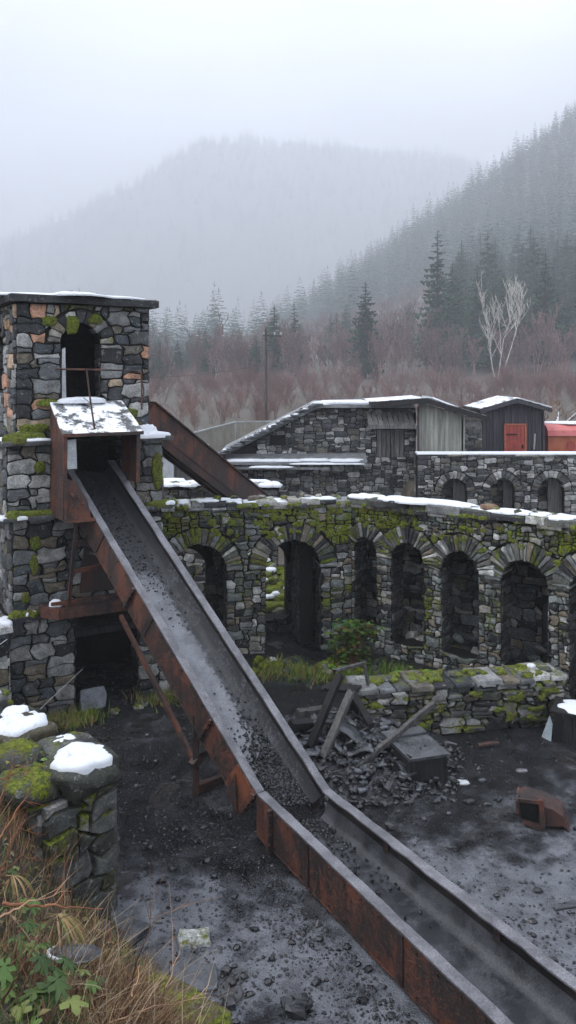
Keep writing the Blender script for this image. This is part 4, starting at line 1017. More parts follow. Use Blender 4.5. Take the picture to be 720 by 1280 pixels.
# rusty hopper piece
hz_ = gnd(668,1040); rh = thing('rusty_hopper', 'rusty hollow steel casting with rounded top lying on the yard', 'scrap metal', (hz_.x,hz_.y,0))
o0 = V(3.33,11.52,0); hx = V(.93,-.22,0).normalized(); hy = V(.35,.9,0).normalized()
def HWp(a, b, c): return o0+hx*a+hy*b+UP*c
mb = MB(); prof_o = [(-.02,.16),(-.08,.30),(-.06,.42),(.0,.46),(.18,.43),(.3,.36),(.33,.24),(.33,.0),(.22,.03),(.08,.06),(.04,.13)]
# side-on shell: front mouth profile swept to the right, tapering
def shell(k, dx, dz, s=1): return [(q[0]*s+dx, q[1]*s+dz) for q in prof_o]
mouth = [(-.10,.30,-.10),(-.12,.46,.0),(.02,.50,.34),(.30,.46,.36)]
# outer box with bevelled roof: ring stations along hx
st = []
for (a, w, zt, zb) in ((-.03,.30,.44,.20),(.06,.34,.47,.10),(.24,.36,.43,.06),(.46,.34,.38,.07),(.60,.30,.30,.09),(.68,.27,.08,.04)):
    st.append([HWp(a,0,zb),HWp(a,w,zb),HWp(a,w,zt-.06),HWp(a,w-.06,zt),HWp(a,.06,zt),HWp(a,0,zt-.07)])
vs = [p for q in st for p in q]; fs = []
for i in range(len(st)-1):
    for j in range(6): a = i*6+j; b = i*6+(j+1)%6; fs.append((a,b,b+6,a+6))
fs.append(tuple(range(len(vs)-6, len(vs)))); mb.add(vs, fs)
mb.build('hopper_shell', M['rust_dark'], rh)
inner = MB(); 
mbr = MB(); lip = st[0]
for i in range(6): mbr.beam(lip[i], lip[(i+1)%6], .035, .035)
for i in range(3): mbr.tube([HWp(-.03+.02*i,.06,.43-.03*i), HWp(.0,.05,.44)], .02)
mbr.beam(HWp(.30,-.015,.44), HWp(.33,-.015,.02), .07, .03, up=hy); mbr.beam(HWp(-.02,-.012,.40), HWp(.32,-.012,.40), .03, .05); mbr.beam(HWp(.05,-.015,.10), HWp(.31,-.015,.04), .05, .06)
mbr.build('hopper_rim', M['rust'], rh)
inner.sheet([HWp(.03,-.006,.14),HWp(.27,-.006,.10),HWp(.27,-.006,.36),HWp(.0,-.006,.36)], .01, -hy); inner.build('hopper_mouth_shade', M['dark'], rh)  # thin dark sheet standing in for the shade of the hollow
# dark cabinet at the right edge
cb_ = thing('wooden_bin', 'dark plank bin with snow on its lid at the right edge of the yard', 'bin', (4.95,14.2,0))
b0 = V(4.72,14.22,0); bx = V(.90,-.44,0).normalized(); by = V(.44,.90,0).normalized()
def BW(a, b, c): return b0+bx*a+by*b+UP*c
mb = MB()
for i in range(7): mb.hexa([BW(.16*i+.004,0,0),BW(.16*i+.156,0,0),BW(.16*i+.156,.03,0),BW(.16*i+.004,.03,0),BW(.16*i+.004,rnd.uniform(-.008,0),.52),BW(.16*i+.156,0,.52),BW(.16*i+.156,.03,.52),BW(.16*i+.004,.03,.52)], c=(rnd.uniform(.7,1.3),)*3)
for i in range(4): mb.hexa([BW(0,.03+.15*i,0),BW(.03,.03+.15*i,0),BW(.03,.175+.15*i,0),BW(0,.175+.15*i,0),BW(0,.03+.15*i,.52),BW(.03,.03+.15*i,.52),BW(.03,.175+.15*i,.52),BW(0,.175+.15*i,.52)])
mb.build('bin_boards', M['wood_dark'], cb_)
mb = MB(); mb.hexa([BW(-.05,-.05,.52),BW(1.2,-.05,.52),BW(1.2,.68,.52),BW(-.05,.68,.52),BW(-.05,-.05,.56),BW(1.2,-.05,.56),BW(1.2,.68,.56),BW(-.05,.68,.56)]); mb.build('bin_lid', M['wood_dark'], cb_)
mb = MB(); mb.dome(BW(.6,.3,.555), .62,.33,.045, rot=math.atan2(bx.y,bx.x), seed=2, n=30); mb.build('bin_snow', M['snow'], cb_, smooth=True)
mb = MB(); mb.sheet([BW(-.22,.1,.0),BW(-.04,-.02,.0),BW(-.02,.02,.3),BW(-.08,.1,.42)], .02, V(-.5,-.85,0)); setup(mb.build('leaning_plate', M['blue_grey']), 'small pale plate leaning against the left side of the plank bin', 'plate')
# slab in the tower doorway
mb = MB(); flat_slab(mb, TW(1.42,-.1,.2), .5,.42,.05, R(30), 1.0, 5, (1.5,1.6,1.7)); setup(mb.build('door_slab', M['slate']), 'pale slate propped inside the dark tower doorway', 'slab')
mb = MB(); mb.rock(V(-1.75,16.2,.15), (.3,.2,.22), r, .15, c=(.2,.2,.2)); setup(mb.build('fallen_block', M['stone']), 'pale fallen block at the tower foot behind the chute', 'stone')
# metal dish on the bank
ds = thing('metal_dish', 'round grey metal dish with snowy white rim lying in the dead grass', 'dish', tuple(at(95,1200,6.2)))
c = at(94,1200,6.2); c.z = max(c.z, bank_z(c.x,c.y)+.22); ax = V(1,.1,-.06).normalized(); ay = V(-.10,.95,-.32).normalized(); an = ax.cross(ay).normalized()
vs = [c-an*.06]; fs = []
for q, (rr, zz) in enumerate(((.10,-.055),(.17,-.02),(.2,.0),(.205,-.01))):
    for j in range(28): t = 2*math.pi*j/28; vs.append(c+ax*rr*1.0*math.cos(t)+ay*rr*math.sin(t)+an*zz)
for j in range(28): fs.append((0,1+j,1+(j+1)%28))
for q in range(3):
    for j in range(28): a = 1+q*28+j; b = 1+q*28+(j+1)%28; fs.append((a,a+28,b+28,b))
mb = MB(); mb.add(vs, fs); mb.build('dish_bowl', M['slate'], ds, smooth=True)
mb = MB(); mb.tube([c+ax*.205*math.cos(t)+ay*.205*math.sin(t)+an*.01 for t in [2.6+.1*i for i in range(22)]], [.004+.011*math.sin(math.pi*i/21) for i in range(22)], n=8); mb.build('rim_snow', M['snow'], ds, smooth=True)
# mossy boulder at the bottom of the bank
mb = MB(); ca = at(214,1262,7.3); mb.boulder(tuple(ca), (.62,.2,.16), seed=12, amp=.2, rotz=-.55, nu=26, nv=16, c=(.07,.05,.03), moss=.18)
setup(mb.build('mossy_boulder', M['stone_mossy'], smooth=True), 'long mossy brown boulder at the foot of the grassy bank', 'boulder')

sb_ = MB()
for i in range(26): sb_.dome(AC+dB*r.uniform(2.4,6.8)-nB*r.uniform(2.0,3.4)+UP*r.uniform(.0,.7), r.uniform(.3,.6), r.uniform(.3,.5), .25, seed=i*1.1, n=14)
setup(sb_.build('snow_bank', M['snow'], smooth=True), 'snow heaped behind the arcade, seen through gaps', 'snow', None, 'stuff')
# ================================================================ buildings behind
def XZ(O, dirx=V(1,0,0)): return Frame(O, dirx, UP, V(dirx.y,-dirx.x,0))
house = thing('stone_house', 'grey stone house with long sloping snowy roof behind the arcade', 'house', (2,32,2))
GL = [(.03,.031,.033),(.02,.021,.023),(.09,.092,.092),(.11,.1,.085),(.13,.133,.13),(.18,.183,.18),(.06,.062,.065),(.27,.272,.265),(.04,.042,.045),(.30,.30,.29),(.08,.077,.066)]
Yh = 32.0; xl, xr = -2.6, 5.1; zb = .5
def roofz(x): return 5.24 if x > 1.15 else 5.24-(1.15-x)*.52
fH = XZ(V(xl,Yh,zb)); Lh = xr-xl
win = [(3.6+.5-xl, .55, 2.75, 3.85, 0)]
ms = MB(); cb = MB(); core(cb, fH, Lh, 4.9, .5, win, top=lambda s: roofz(xl+s)-zb-.02, n=4)
masonry(ms, fH, Lh, 5.0, cell=(.125,.08), openings=win, mask=lambda s,t: t+zb < roofz(xl+s)-.06 and not (s < 1.35 and t+zb > 3.1) and not (1.9 < s < 2.5 and 3.75 < t+zb < 4.15), seed=201, pal=GL, moss=lambda s,t: -.15+(.25 if 3 < s < 4.6 and t > 3.2 else 0), p=(.01,.05))
f = Frame(V(xr,Yh,zb), V(0,1,0), UP, V(1,0,0)); masonry(ms, f, 6, 4.6, cell=(.3,.2), seed=202, pal=GL)
core(cb, f, 6, 4.6, .4); ms.build('house_masonry', M['stone'], house); cb.build('wall_core', M['mortar'], house)
mb = MB(); mb.hexa([V(4.05-.5,Yh+.12,3.2),V(4.65,Yh+.12,3.2),V(4.65,Yh+.2,3.2),V(3.55,Yh+.2,3.2),V(3.55,Yh+.12,4.4),V(4.65,Yh+.12,4.4),V(4.65,Yh+.2,4.4),V(3.55,Yh+.2,4.4)], c=(.7,.7,.7))
for i in range(6): x = 3.58+i*.18; mb.box((x,Yh+.04,3.22),(x+.15,Yh+.11,4.38), c=(rnd.uniform(.8,1.5),)*3)
mb.build('shutter', M['wood'], house)
mb = MB(); 
for (x0,x1) in ((xl-.3,1.2),(1.2,5.0)):
    a = V(x0,Yh-.35,roofz(x0)); b = V(x1,Yh-.35,roofz(x1)); up = UP*.12
    mb.hexa([a,b,b+V(0,6,0.0),a+V(0,6,0.0),a+up,b+up,b+V(0,6,.12),a+V(0,6,.12)], c=(.5,.5,.5))
mb.build('roof', M['roof_metal'], house)
mb = MB(); r = random.Random(31)
for i in range(150):
    t = r.random(); x = lerp(xl-.35, 1.25, t); y = Yh-.45+r.choice([0,.25,.5])+r.uniform(-.05,.1); flat_slab(mb, V(x,y,roofz(x)+.12+.02*r.random()+(.0 if y < Yh else .02)), r.uniform(.22,.42), r.uniform(.3,.5), .04, r.uniform(-.3,.3), 0, i, (r.uniform(.4,1.4),)*3)
mb.build('roof_slates', M['slate'], house)
mb = MB()
mb.hexa([V(1.0,Yh-.34,5.30),V(4.2,Yh-.34,5.36),V(4.2,Yh+3,5.4),V(1.3,Yh+3,5.35),V(1.3,Yh-.30,5.45),V(4.2,Yh-.30,5.5),V(4.2,Yh+3,5.5),V(1.5,Yh+3,5.45)])
mb.dome(V(2.7,Yh-.1,5.42), 1.6, .3, .10, seed=4, n=40)
for i in range(34):
    x = r.uniform(xl, 1.2); mb.dome(V(x,Yh-.3+r.uniform(-.05,.8),roofz(x)+.16), r.uniform(.08,.28), r.uniform(.08,.2), .05, rot=r.uniform(0,3), seed=i, n=12)
mb.build('roof_snow', M['snow'], house, smooth=True)
mb = MB(); mb.hexa([V(-2.5,Yh-.75,3.02),V(3.1,Yh-.75,3.06),V(3.1,Yh,3.35),V(-2.5,Yh,3.3),V(-2.5,Yh-.75,3.1),V(3.1,Yh-.75,3.12),V(3.1,Yh,3.43),V(-2.5,Yh,3.38)]); mb.beam((-2.5,Yh-.7,2.9),(1.6,Yh-.7,2.88),.08,.1); mb.build('lean_to_roof', M['roof_metal'], house)
mb = MB()
for (a, b, z) in ((-2.4,-1.0,3.2),(-1.2,.6,3.2),(.5,1.6,3.22),(1.4,3.0,3.2)): mb.dome(V((a+b)/2,Yh-.45,z-.04),(b-a)/2,.3,.08,seed=a,n=26)
mb.dome(V(-.6,Yh-.72,2.93),.9,.12,.06,seed=8,n=24); mb.dome(V(1.5,Yh-.72,3.06),1.5,.08,.05,seed=9,n=24)
mb.build('lean_to_snow', M['snow'], house, smooth=True)
mb = MB()   # canopy over the window
for i in range(9):
    x = 3.15+i*.205; mb.hexa([V(x,Yh-.8,4.56),V(x+.19,Yh-.8,4.56),V(x+.12,Yh,5.05),V(x-.02,Yh,5.05),V(x,Yh-.8,4.60),V(x+.19,Yh-.8,4.60),V(x+.12,Yh,5.09),V(x-.02,Yh,5.09)], c=(r.uniform(1.3,2.2),)*3)
mb.beam((3.1,Yh-.76,4.5),(5.05,Yh-.76,4.5),.06,.12,c=(1.5,1.5,1.5)); mb.build('window_canopy', M['wood'], house)

barn = thing('board_barn', 'pale vertical board gable with wide overhanging roof joined to the stone house', 'barn', (6,31.5,2))
def brz(x): return 5.50-(x-5.35)*.30 if x > 5.35 else 5.50-(5.35-x)*.07
mb = MB(); x = 5.14
while x < 6.85:
    w = .15; mb.box((x,31.5,1.5),(x+w-.012,31.55,brz(x+w)-.05), c=(rnd.uniform(.6,1.2),)*3); mb.box((x+w-.02,31.47,1.5),(x+w+.02,31.5,brz(x+w)-.05), c=(.8,.8,.8)); x += w
mb.build('board_wall', M['board_pale'], barn)
mb = MB(); mb.box((6.83,31.5,1.5),(6.9,37,4.9)); mb.box((5.12,31.56,1.5),(6.9,31.62,4.9),c=(.4,.4,.4)); mb.build('side_wall', M['board_dark'], barn)
mb = MB()
for (x0,x1) in ((3.2,5.35),(5.35,7.75)):
    a = V(x0,30.9,brz(x0)+.02); b = V(x1,30.9,brz(x1)+.02); mb.hexa([a,b,b+V(0,4,0),a+V(0,4,0),a+UP*.13,b+UP*.13,b+V(0,4,.13),a+V(0,4,.13)]); mb.beam(a+V(0,-.03,.03),b+V(0,-.03,.03),.05,.2)
mb.build('roof', M['wood_dark'], barn)
mb = MB()
for (x0,x1) in ((3.25,5.34),(5.36,7.7)):
    a = V(x0,30.93,brz(x0)+.133); b = V(x1,30.93,brz(x1)+.133); mb.hexa([a,b,b+V(0,3.9,0),a+V(0,3.9,0),a+UP*.03,b+UP*.03,b+V(0,3.9,.03),a+V(0,3.9,.03)])
mb.build('roof_sheet', M['snowy_sheet'], barn)
mb = MB(); mb.beam((5.12,31.44,1.5),(5.12,31.44,5.3),.07,.07); mb.build('corner_post', M['board_dark'], barn)

outh = thing('stone_outhouse', 'small stone outhouse roof end between the pale barn and the black shed', 'outhouse', (7.6,35.5,2))
ms = MB(); masonry(ms, XZ(V(6.2,35,2)), 2.3, 3.2, cell=(.2,.12), seed=210, pal=GL, mask=lambda s,t: t < 3.15-abs(s-.6)*.28); ms.box((6.2,35.01,2),(8.5,35.4,4.4),c=(.1,.1,.1)); ms.build('outhouse_masonry', M['stone'], outh)
mb = MB(); a = V(6.0,34.7,5.42); b = V(8.7,34.7,4.72); mb.hexa([a,b,b+V(0,3,0),a+V(0,3,0),a+UP*.1,b+UP*.1,b+V(0,3,.1),a+V(0,3,.1)]); mb.build('roof', M['wood_dark'], outh)
mb = MB(); a += UP*.1; b += UP*.1; mb.hexa([a+V(.3,.1,0),b+V(-.5,.1,0),b+V(-.5,2.9,0),a+V(.3,2.9,0),a+V(.3,.12,.07),b+V(-.5,.12,.04),b+V(-.5,2.9,.05),a+V(.3,2.9,.07)]); mb.build('roof_snow', M['snow'], outh)

shed = thing('black_shed', 'black vertical board shed with red door and snowy gable roof', 'shed', (10,36,2))
def srz(x): return 5.42-abs(x-10.2)*.29
mb = MB(); x = 8.0
while x < 11.42:
    w = .16; mb.box((x,36,2.0),(x+w-.014,36.06,srz(max(x,8.45) if x>8.2 else 8.6)-.08), c=(rnd.uniform(.7,1.4),)*3); mb.box((x+w-.03,35.97,2.0),(x+w+.01,36,srz(x+w)-.08 if x > 8.3 else 4.9), c=(1.6,1.5,1.6)); x += w
mb.box((11.40,36,2),(11.46,41,5.1)); mb.box((8.0,36.07,2),(11.4,36.1,5.0),c=(.3,.3,.3)); mb.build('board_wall', M['board_dark'], shed)
mb = MB()
for (x0,x1) in ((8.55,10.2),(10.2,11.75)):
    a = V(x0,35.6,srz(x0)); b = V(x1,35.6,srz(x1)); mb.hexa([a,b,b+V(0,3.5,0),a+V(0,3.5,0),a+UP*.09,b+UP*.09,b+V(0,3.5,.09),a+V(0,3.5,.09)])
mb.build('roof', M['wood_dark'], shed)
mb = MB()
for k, (x0,x1) in enumerate(((8.6,10.19),(10.21,11.72))):
    a = V(x0,35.62,srz(x0)+.093); b = V(x1,35.62,srz(x1)+.093); mb.hexa([a,b,b+V(0,3.4,0),a+V(0,3.4,0),a+UP*.03+V(0,.02,0),b+UP*.03+V(0,.02,0),b+V(0,3.4,.03),a+V(0,3.4,.03)])
mb.build('roof_sheet', M['snowy_sheet'], shed)
mb = MB(); x0, x1 = 10.3, 11.74; a = V(x0,35.59,srz(x0)+.12); b = V(x1,35.59,srz(x1)+.12); mb.hexa([a,b,b+V(0,1.6,0),a+V(0,2.4,0),a+UP*.03,b+UP*.05,b+V(0,1.6,.03),a+V(0,2.4,.02)]); mb.build('roof_snow', M['snow'], shed)
for z in (2.75, 3.85): mb = MB(); mb.box((9.8,35.9,z),(10.3,35.92,z+.05)); mb.build('door_hinge', M['dark'], shed)
mb = MB(); mb.box((10.5,35.89,3.25),(10.56,35.92,3.42)); mb.build('door_handle', M['dark'], shed)
mb = MB(); mb.beam((8.55,35.57,srz(8.55)-.03),(10.2,35.57,srz(10.2)-.03),.05,.14); mb.beam((10.2,35.57,srz(10.2)-.03),(11.75,35.57,srz(11.75)-.03),.05,.14); mb.build('barge_board', M['board_dark'], shed)
dr_ = MB(); 
for i in range(5): dr_.box((9.78+i*.17,35.92+rnd.uniform(0,.012),2.2+rnd.uniform(0,.05)),(9.94+i*.17,35.955,4.26))
dr_.build('door', M['red_paint'], shed)
mb = MB(); 
for a, b in (((9.74,35.93,2.2),(9.74,35.93,4.32)),((10.67,35.93,2.2),(10.67,35.93,4.32)),((9.70,35.93,4.32),(10.71,35.93,4.32))): mb.beam(a, b, .07, .07)
mb.build('door_frame', M['orange'], shed)
mb = MB(); mb.beam((11.05,35.95,3.2),(11.1,35.95,3.9),.12,.05,bev=.01); mb.build('pale_plate', M['board_pale'], shed)

# trailer
wg = thing('parked_wagon', 'parked wagon with salmon red rounded roof and orange end behind the wall', 'wagon', (14,38,2.3))
mb = MB(); mb.box((12.1,37.2,2.6),(14.3,39.4,3.72)); mb.build('end_panel', M['orange'], wg)
mb = MB(); mb.box((13.75,37.12,2.6),(18,39.45,3.74)); mb.build('side_panel', M['blue_grey'], wg)
mb = MB(); vs = []; fs = []; n = 10
for i in range(n+1):
    t = math.pi*i/n; vs += [V(12.05,38.3-1.25*math.cos(t),3.72+.58*math.sin(t)**.7), V(18.1,38.3-1.25*math.cos(t),3.72+.58*math.sin(t)**.7)]
for i in range(n): a = 2*i; fs.append((a,a+1,a+3,a+2))
fs += [tuple(range(0,2*n+2,2)), tuple(range(1,2*n+3,2))]; mb.add(vs, fs); mb.build('roof', M['salmon'], wg)
mb = MB(); mb.dome(V(15,38.3,4.26), 2.8, .8, .06, seed=1, n=30); mb.build('roof_snow', M['snow'], wg, smooth=True)
mb = MB(); q = [V(13.15+.22*math.cos(t),37.18,3.25+.25*math.sin(t)) for t in [i*6.283/14 for i in range(14)]]; mb.sheet(q, .02, V(0,-1,0)); mb.build('round_emblem', M['red_paint'], wg)
for i in range(2):
    mb = MB(); c = V(13.2+2.6*i,37.15,2.35); mb.tube([c,c+V(0,.2,0)], .36, n=18); mb.build('wheel', M['wood_dark'], wg)

# back retaining wall with arches
bw = thing('rear_arch_wall', 'long level grey stone wall with three small blind arches behind the arcade', 'wall', (8,30,0))
fR3 = XZ(V(4.85,30,0)); L3 = 8.5; ops = [(6.24-4.85,.47,.6,2.18,.30),(8.03-4.85,.46,.6,2.20,.30),(9.88-4.85,.48,.6,2.20,.30),(11.7-4.85,.48,.6,2.2,.30)]
ms = MB(); cb = MB(); core(cb, fR3, L3, 3.5, .4, ops); masonry(ms, fR3, L3, 3.5, cell=(.125,.07), openings=ops, seed=220, pal=GL, moss=lambda s,t: -.2, p=(.01,.05))
for i, o in enumerate(ops): voussoirs(ms, fR3, o, .4, seed=230+i, n=13, pal=GL, moss=-.2)
masonry(ms, XZ(V(4.85,30.75,0)), L3, 3.2, cell=(.2,.1), seed=235, pal=DARKSL, moss=lambda s,t: -.1)
ms.box((4.85,30.45,3.1),(13.3,30.85,3.5),c=(.05,.05,.05)); ms.build('wall_masonry', M['stone'], bw); cb.build('wall_core', M['mortar'], bw)
cp = MB(); sl = capping(cp, Frame(V(4.85,30,3.5),V(1,0,0),V(0,1,0),UP), L3, .5, 22, lw=(.6,1.2), th=(.05,.07), moss=-.2, over=.06); cp.build('coping_slabs', M['stone'], bw)
mb = MB(); mb.hexa([V(4.85,29.98,3.56),V(13.3,29.98,3.56),V(13.3,30.5,3.56),V(4.85,30.5,3.56),V(4.85,30.0,3.61),V(13.3,30.0,3.61),V(13.3,30.5,3.63),V(4.85,30.5,3.63)]); mb.build('coping_snow', M['snow'], bw)
for x in (6.5, 8.4, 10.1):
    mb = MB(); mb.box((x-.25,30.3,.6),(x+.3,30.36,2.7),c=(r.uniform(.5,1.0),)*3); mb.build('blocking_board', M['wood'], bw)

# broken snowy wall at the left behind the arcade
rw = thing('ruined_wall', 'broken rubble wall heaped with snow behind the arcade left part', 'wall', (-2.3,24,0))
f = XZ(V(-5.2,24,0)); ms = MB(); cb = MB(); core(cb, f, 4.9, 3.1, .8); masonry(ms, f, 4.9, 3.1, cell=(.15,.09), seed=240, moss=lambda s,t: .2, pal=GL)
sn = MB()
for i in range(70): ms.rock((r.uniform(-5.2,-.3), 24+r.uniform(-.1,.9), 3.12+r.uniform(0,.14)), (r.uniform(.12,.3),r.uniform(.1,.2),r.uniform(.06,.12)), r, .2, c=pick(r,GL), moss=r.uniform(-.1,.4))
for i in range(38): sn.dome((r.uniform(-5.1,-.4), 24+r.uniform(-.1,.8), 3.2+r.uniform(0,.06)), r.uniform(.15,.42), r.uniform(.12,.25), r.uniform(.05,.1), rot=r.uniform(-.4,.4), seed=i, n=14)
ms.build('wall_masonry', M['stone'], rw); cb.build('wall_core', M['mortar'], rw); sn.build('wall_snow', M['snow'], rw, smooth=True)
ru = thing('rubble_bank', 'mossy snow-dusted heap of stones seen through the wide arch', 'rubble', (0,22.5,0)); ru['kind'] = 'stuff'
ms = MB(); sn = MB(); mo = MB()
for i in range(160): x = r.uniform(-1.6,1.0); y = r.uniform(21.3,23); ms.rock((x,y,(y-21)*.55+r.uniform(-.1,.1)), (r.uniform(.12,.3),r.uniform(.1,.25),r.uniform(.08,.16)), r, .2, c=pick(r,GL), moss=r.uniform(.1,.6))
for i in range(22): x = r.uniform(-1.6,1.0); y = r.uniform(21.6,23); sn.dome((x,y,(y-21)*.55+.12), r.uniform(.12,.3), .15, .07, seed=i, n=12)
for i in range(30): x = r.uniform(-1.4,.8); y = r.uniform(21.2,22.6); mo.dome((x,y,(y-21)*.55+.08), .25, .2, .12, seed=i, n=12)
ms.build('loose_stones', M['stone_mossy'], ru); sn.build('snow_patches', M['snow'], ru, smooth=True); mo.build('moss_cushions', M['moss'], ru, smooth=True)
sk = thing('small_shack', 'small pale shack with snowy roof behind the ruined wall left of the rusty girder', 'shack', (-4.6,29,0))
mb = MB(); mb.box((-5.4,29,0),(-4.15,31,3.75)); mb.build('shack_wall', M['pale_paint'], sk); mb = MB(); mb.box((-4.13,29.2,0),(-3.2,31,3.6)); mb.build('annex_wall', M['wood'], sk)
mb = MB(); mb.box((-5.5,28.8,3.76),(-3.1,31.2,3.86)); mb.build('roof', M['roof_metal'], sk); mb = MB(); mb.dome(V(-4.3,30,3.86),1.2,1.1,.16,seed=1,n=26); mb.build('roof_snow', M['snow'], sk, smooth=True)
fn = thing('sheet_fence', 'beige sheet metal fence with white top rail beyond the stone house', 'fence', (-2,44,2))
P = [V(-4.6,38,0),V(-2.9,44,0),V(2.5,48,0)]; tops = [3.75,3.95,3.85]
mb = MB(); rl = MB(); po = MB()
for i in range(2):
    a, b = P[i], P[i+1]; n = 26
    for k in range(n):
        p = a.lerp(b,k/n); q = a.lerp(b,(k+.93)/n); z = lerp(tops[i],tops[i+1],k/n); mb.sheet([p+UP*1.5,q+UP*1.5,q+UP*z,p+UP*z], .03+.02*(k%2), V(.5,-.8,0).normalized(), c=(1,1,1))
    rl.beam(a+UP*(tops[i]+.02), b+UP*(tops[i+1]+.02), .06, .07)
for p, z in zip(P, tops): po = MB(); po.beam(p+UP*1+V(0,-.06,0), p+UP*(z+.05)+V(0,-.06,0), .09, .09); po.build('fence_post', M['pale_paint'], fn)
mb.build('fence_panel', M['beige'], fn); rl.build('top_rail', M['pale_paint'], fn)

# rusty girder from the tower
gd_ = thing('rusty_girder', 'rusty steel girder chute slanting down from the tower rear to the broken wall', 'girder', (-2,19,4))
a = V(-3.15,17.4,5.72); b = V(-.42,21.0,2.85); d = (b-a).normalized(); sd = d.cross(UP).normalized(); up = sd.cross(d)
mb = MB(); mb.beam(a, b, .40, .46); mb.build('girder_web', M['rust'], gd_)
mb = MB(); mb.beam(a+up*.25, b+up*.25, .50, .035); mb.beam(a-up*.26, b-up*.26, .46, .05); mb.beam(a-up*.36, b-up*.36, .05, .16); mb.beam(a-up*.36-sd*.2, b-up*.36-sd*.2, .04, .2); mb.beam(a-up*.36+sd*.2, b-up*.36+sd*.2, .04, .2); mb.build('girder_flange', M['rust_dark'], gd_)
mb = MB(); mb.tube([V(-3.2,16.6,6.35), V(-3.02,16.75,6.15), V(-2.98,17.1,5.95), V(-3.05,17.3,5.9)], .03); mb.build('hook', M['rust_dark'], gd_)

# power pole and wire
pp = thing('utility_pole', 'thin wooden utility pole with a crossarm standing before the misty forest', 'pole', (-1.3,48,2))
mb = MB(); mb.tube([V(-1.3,48,1),V(-1.32,48,6),V(-1.33,48,9.35)], [.10,.085,.065], n=10); mb.build('pole_shaft', M['pole'], pp)
mb = MB(); mb.beam((-1.5,47.85,8.92),(-.35,47.85,8.88),.1,.1); mb.build('crossarm', M['pole'], pp)
for x in (-1.45,-.8,-.42):
    mb = MB(); mb.tube([V(x,47.85,8.95),V(x,47.85,9.05),V(x,47.85,9.12)], [.03,.06,.04], n=8); mb.build('insulator', M['pale_paint'], pp)
mb = MB(); mb.tube([lerp(V(-1.33,48,7.2), V(-9.5,34,6.4), t)-UP*1.2*t*(1-t) for t in [i/14 for i in range(15)]], .012, n=5); setup(mb.build('overhead_wire', M['pole']), 'overhead wire hanging from the utility pole toward the tower', 'wire')

# ================================================================ trees
def conifer_mesh(seed, H=15., det=1.0):
    r = random.Random(seed); mb = MB(); z = H*.10; k = 0; wmax = H*r.uniform(.15,.26)
    while z < H*.985:
        t = (z/H); rad = wmax*(1-t)**.8*(1-.35*math.exp(-((t-.1)/.08)**2))+.12
        nb = max(4, int((9 if det >= 1 else 6)*(1-.4*t)))
        a0 = r.uniform(0,6.28)
        for i in range(nb):
            if r.random() < .08: continue
            a = a0+6.283*i/nb+r.uniform(-.3,.3); L = rad*r.uniform(.62,1.22); dz = z+r.uniform(-.25,.25)
            d = V(math.cos(a),math.sin(a),0); s = V(-d.y,d.x,0); dr_ = -.32*(1-t)+.15*t; tip = d*L+UP*(dz+L*dr_*1.1+.05*L)
            root = UP*(dz+.1); sh = r.uniform(.75,1.25); c = (sh,sh*r.uniform(.95,1.05),sh)
            nseg = max(3, int(L/.55)) if det >= 1 else 2
            for q in range(nseg):
                u0 = q/nseg; m = root.lerp(tip,(q+.35)/nseg)-UP*.08*L*math.sin(u0*3); wd = L*.34*(1-u0*.75)*r.uniform(.7,1.2); e = root.lerp(tip,min(1.08,(q+1.3)/nseg))
                dn = UP*(-.16*L*r.uniform(.4,1.3))
                mb.add([m, e+s*wd*.8+dn, e+s*wd*.15, m+s*wd+dn*.6], [(0,1,2),(0,3,1)], c=c); mb.add([m, e-s*wd*.8+dn, e-s*wd*.15, m-s*wd+dn*.6], [(0,2,1),(0,1,3)], c=c)
                if det >= 1: mb.add([m+s*.1, m+dn*1.8+s*wd*.3+d*.1, e+dn*.8], [(0,1,2)], c=c); mb.add([m-s*.1, m+dn*1.8-s*wd*.3+d*.1, e+dn*.8], [(0,1,2)], c=c)
        z += H*(.034 if det >= 1 else .055)*r.uniform(.8,1.2)
    mb.add([V(-.12,0,H*.93),V(.12,0,H*.93),V(0,.1,H*.93),V(0,0,H*1.02)], [(0,1,3),(1,2,3),(2,0,3)])
    return mb
def trunk_mb(H): mb = MB(); mb.tube([V(0,0,-1),V(.03,0,H*.4),V(0,.02,H*.8),V(0,0,H*.97)], [H*.016,H*.011,H*.006,.02], n=7); return mb
def ribbon(mb, pts, w, c):
    for i in range(len(pts)-1):
        a, b = pts[i], pts[i+1]; d = b-a; s = d.cross(V(.3,1,.1)); s = s.normalized() if s.length > 1e-4 else V(1,0,0); w0 = w*(1-i/len(pts)); w1 = w*(1-(i+1)/len(pts))+.004
        s2 = d.cross(s).normalized(); mb.add([a-s*w0,a+s*w0,b+s*w1,b-s*w1], [(0,1,2,3)], c=c)
        if w > .03: mb.add([a-s2*w0,a+s2*w0,b+s2*w1,b-s2*w1], [(0,1,2,3)], c=c)
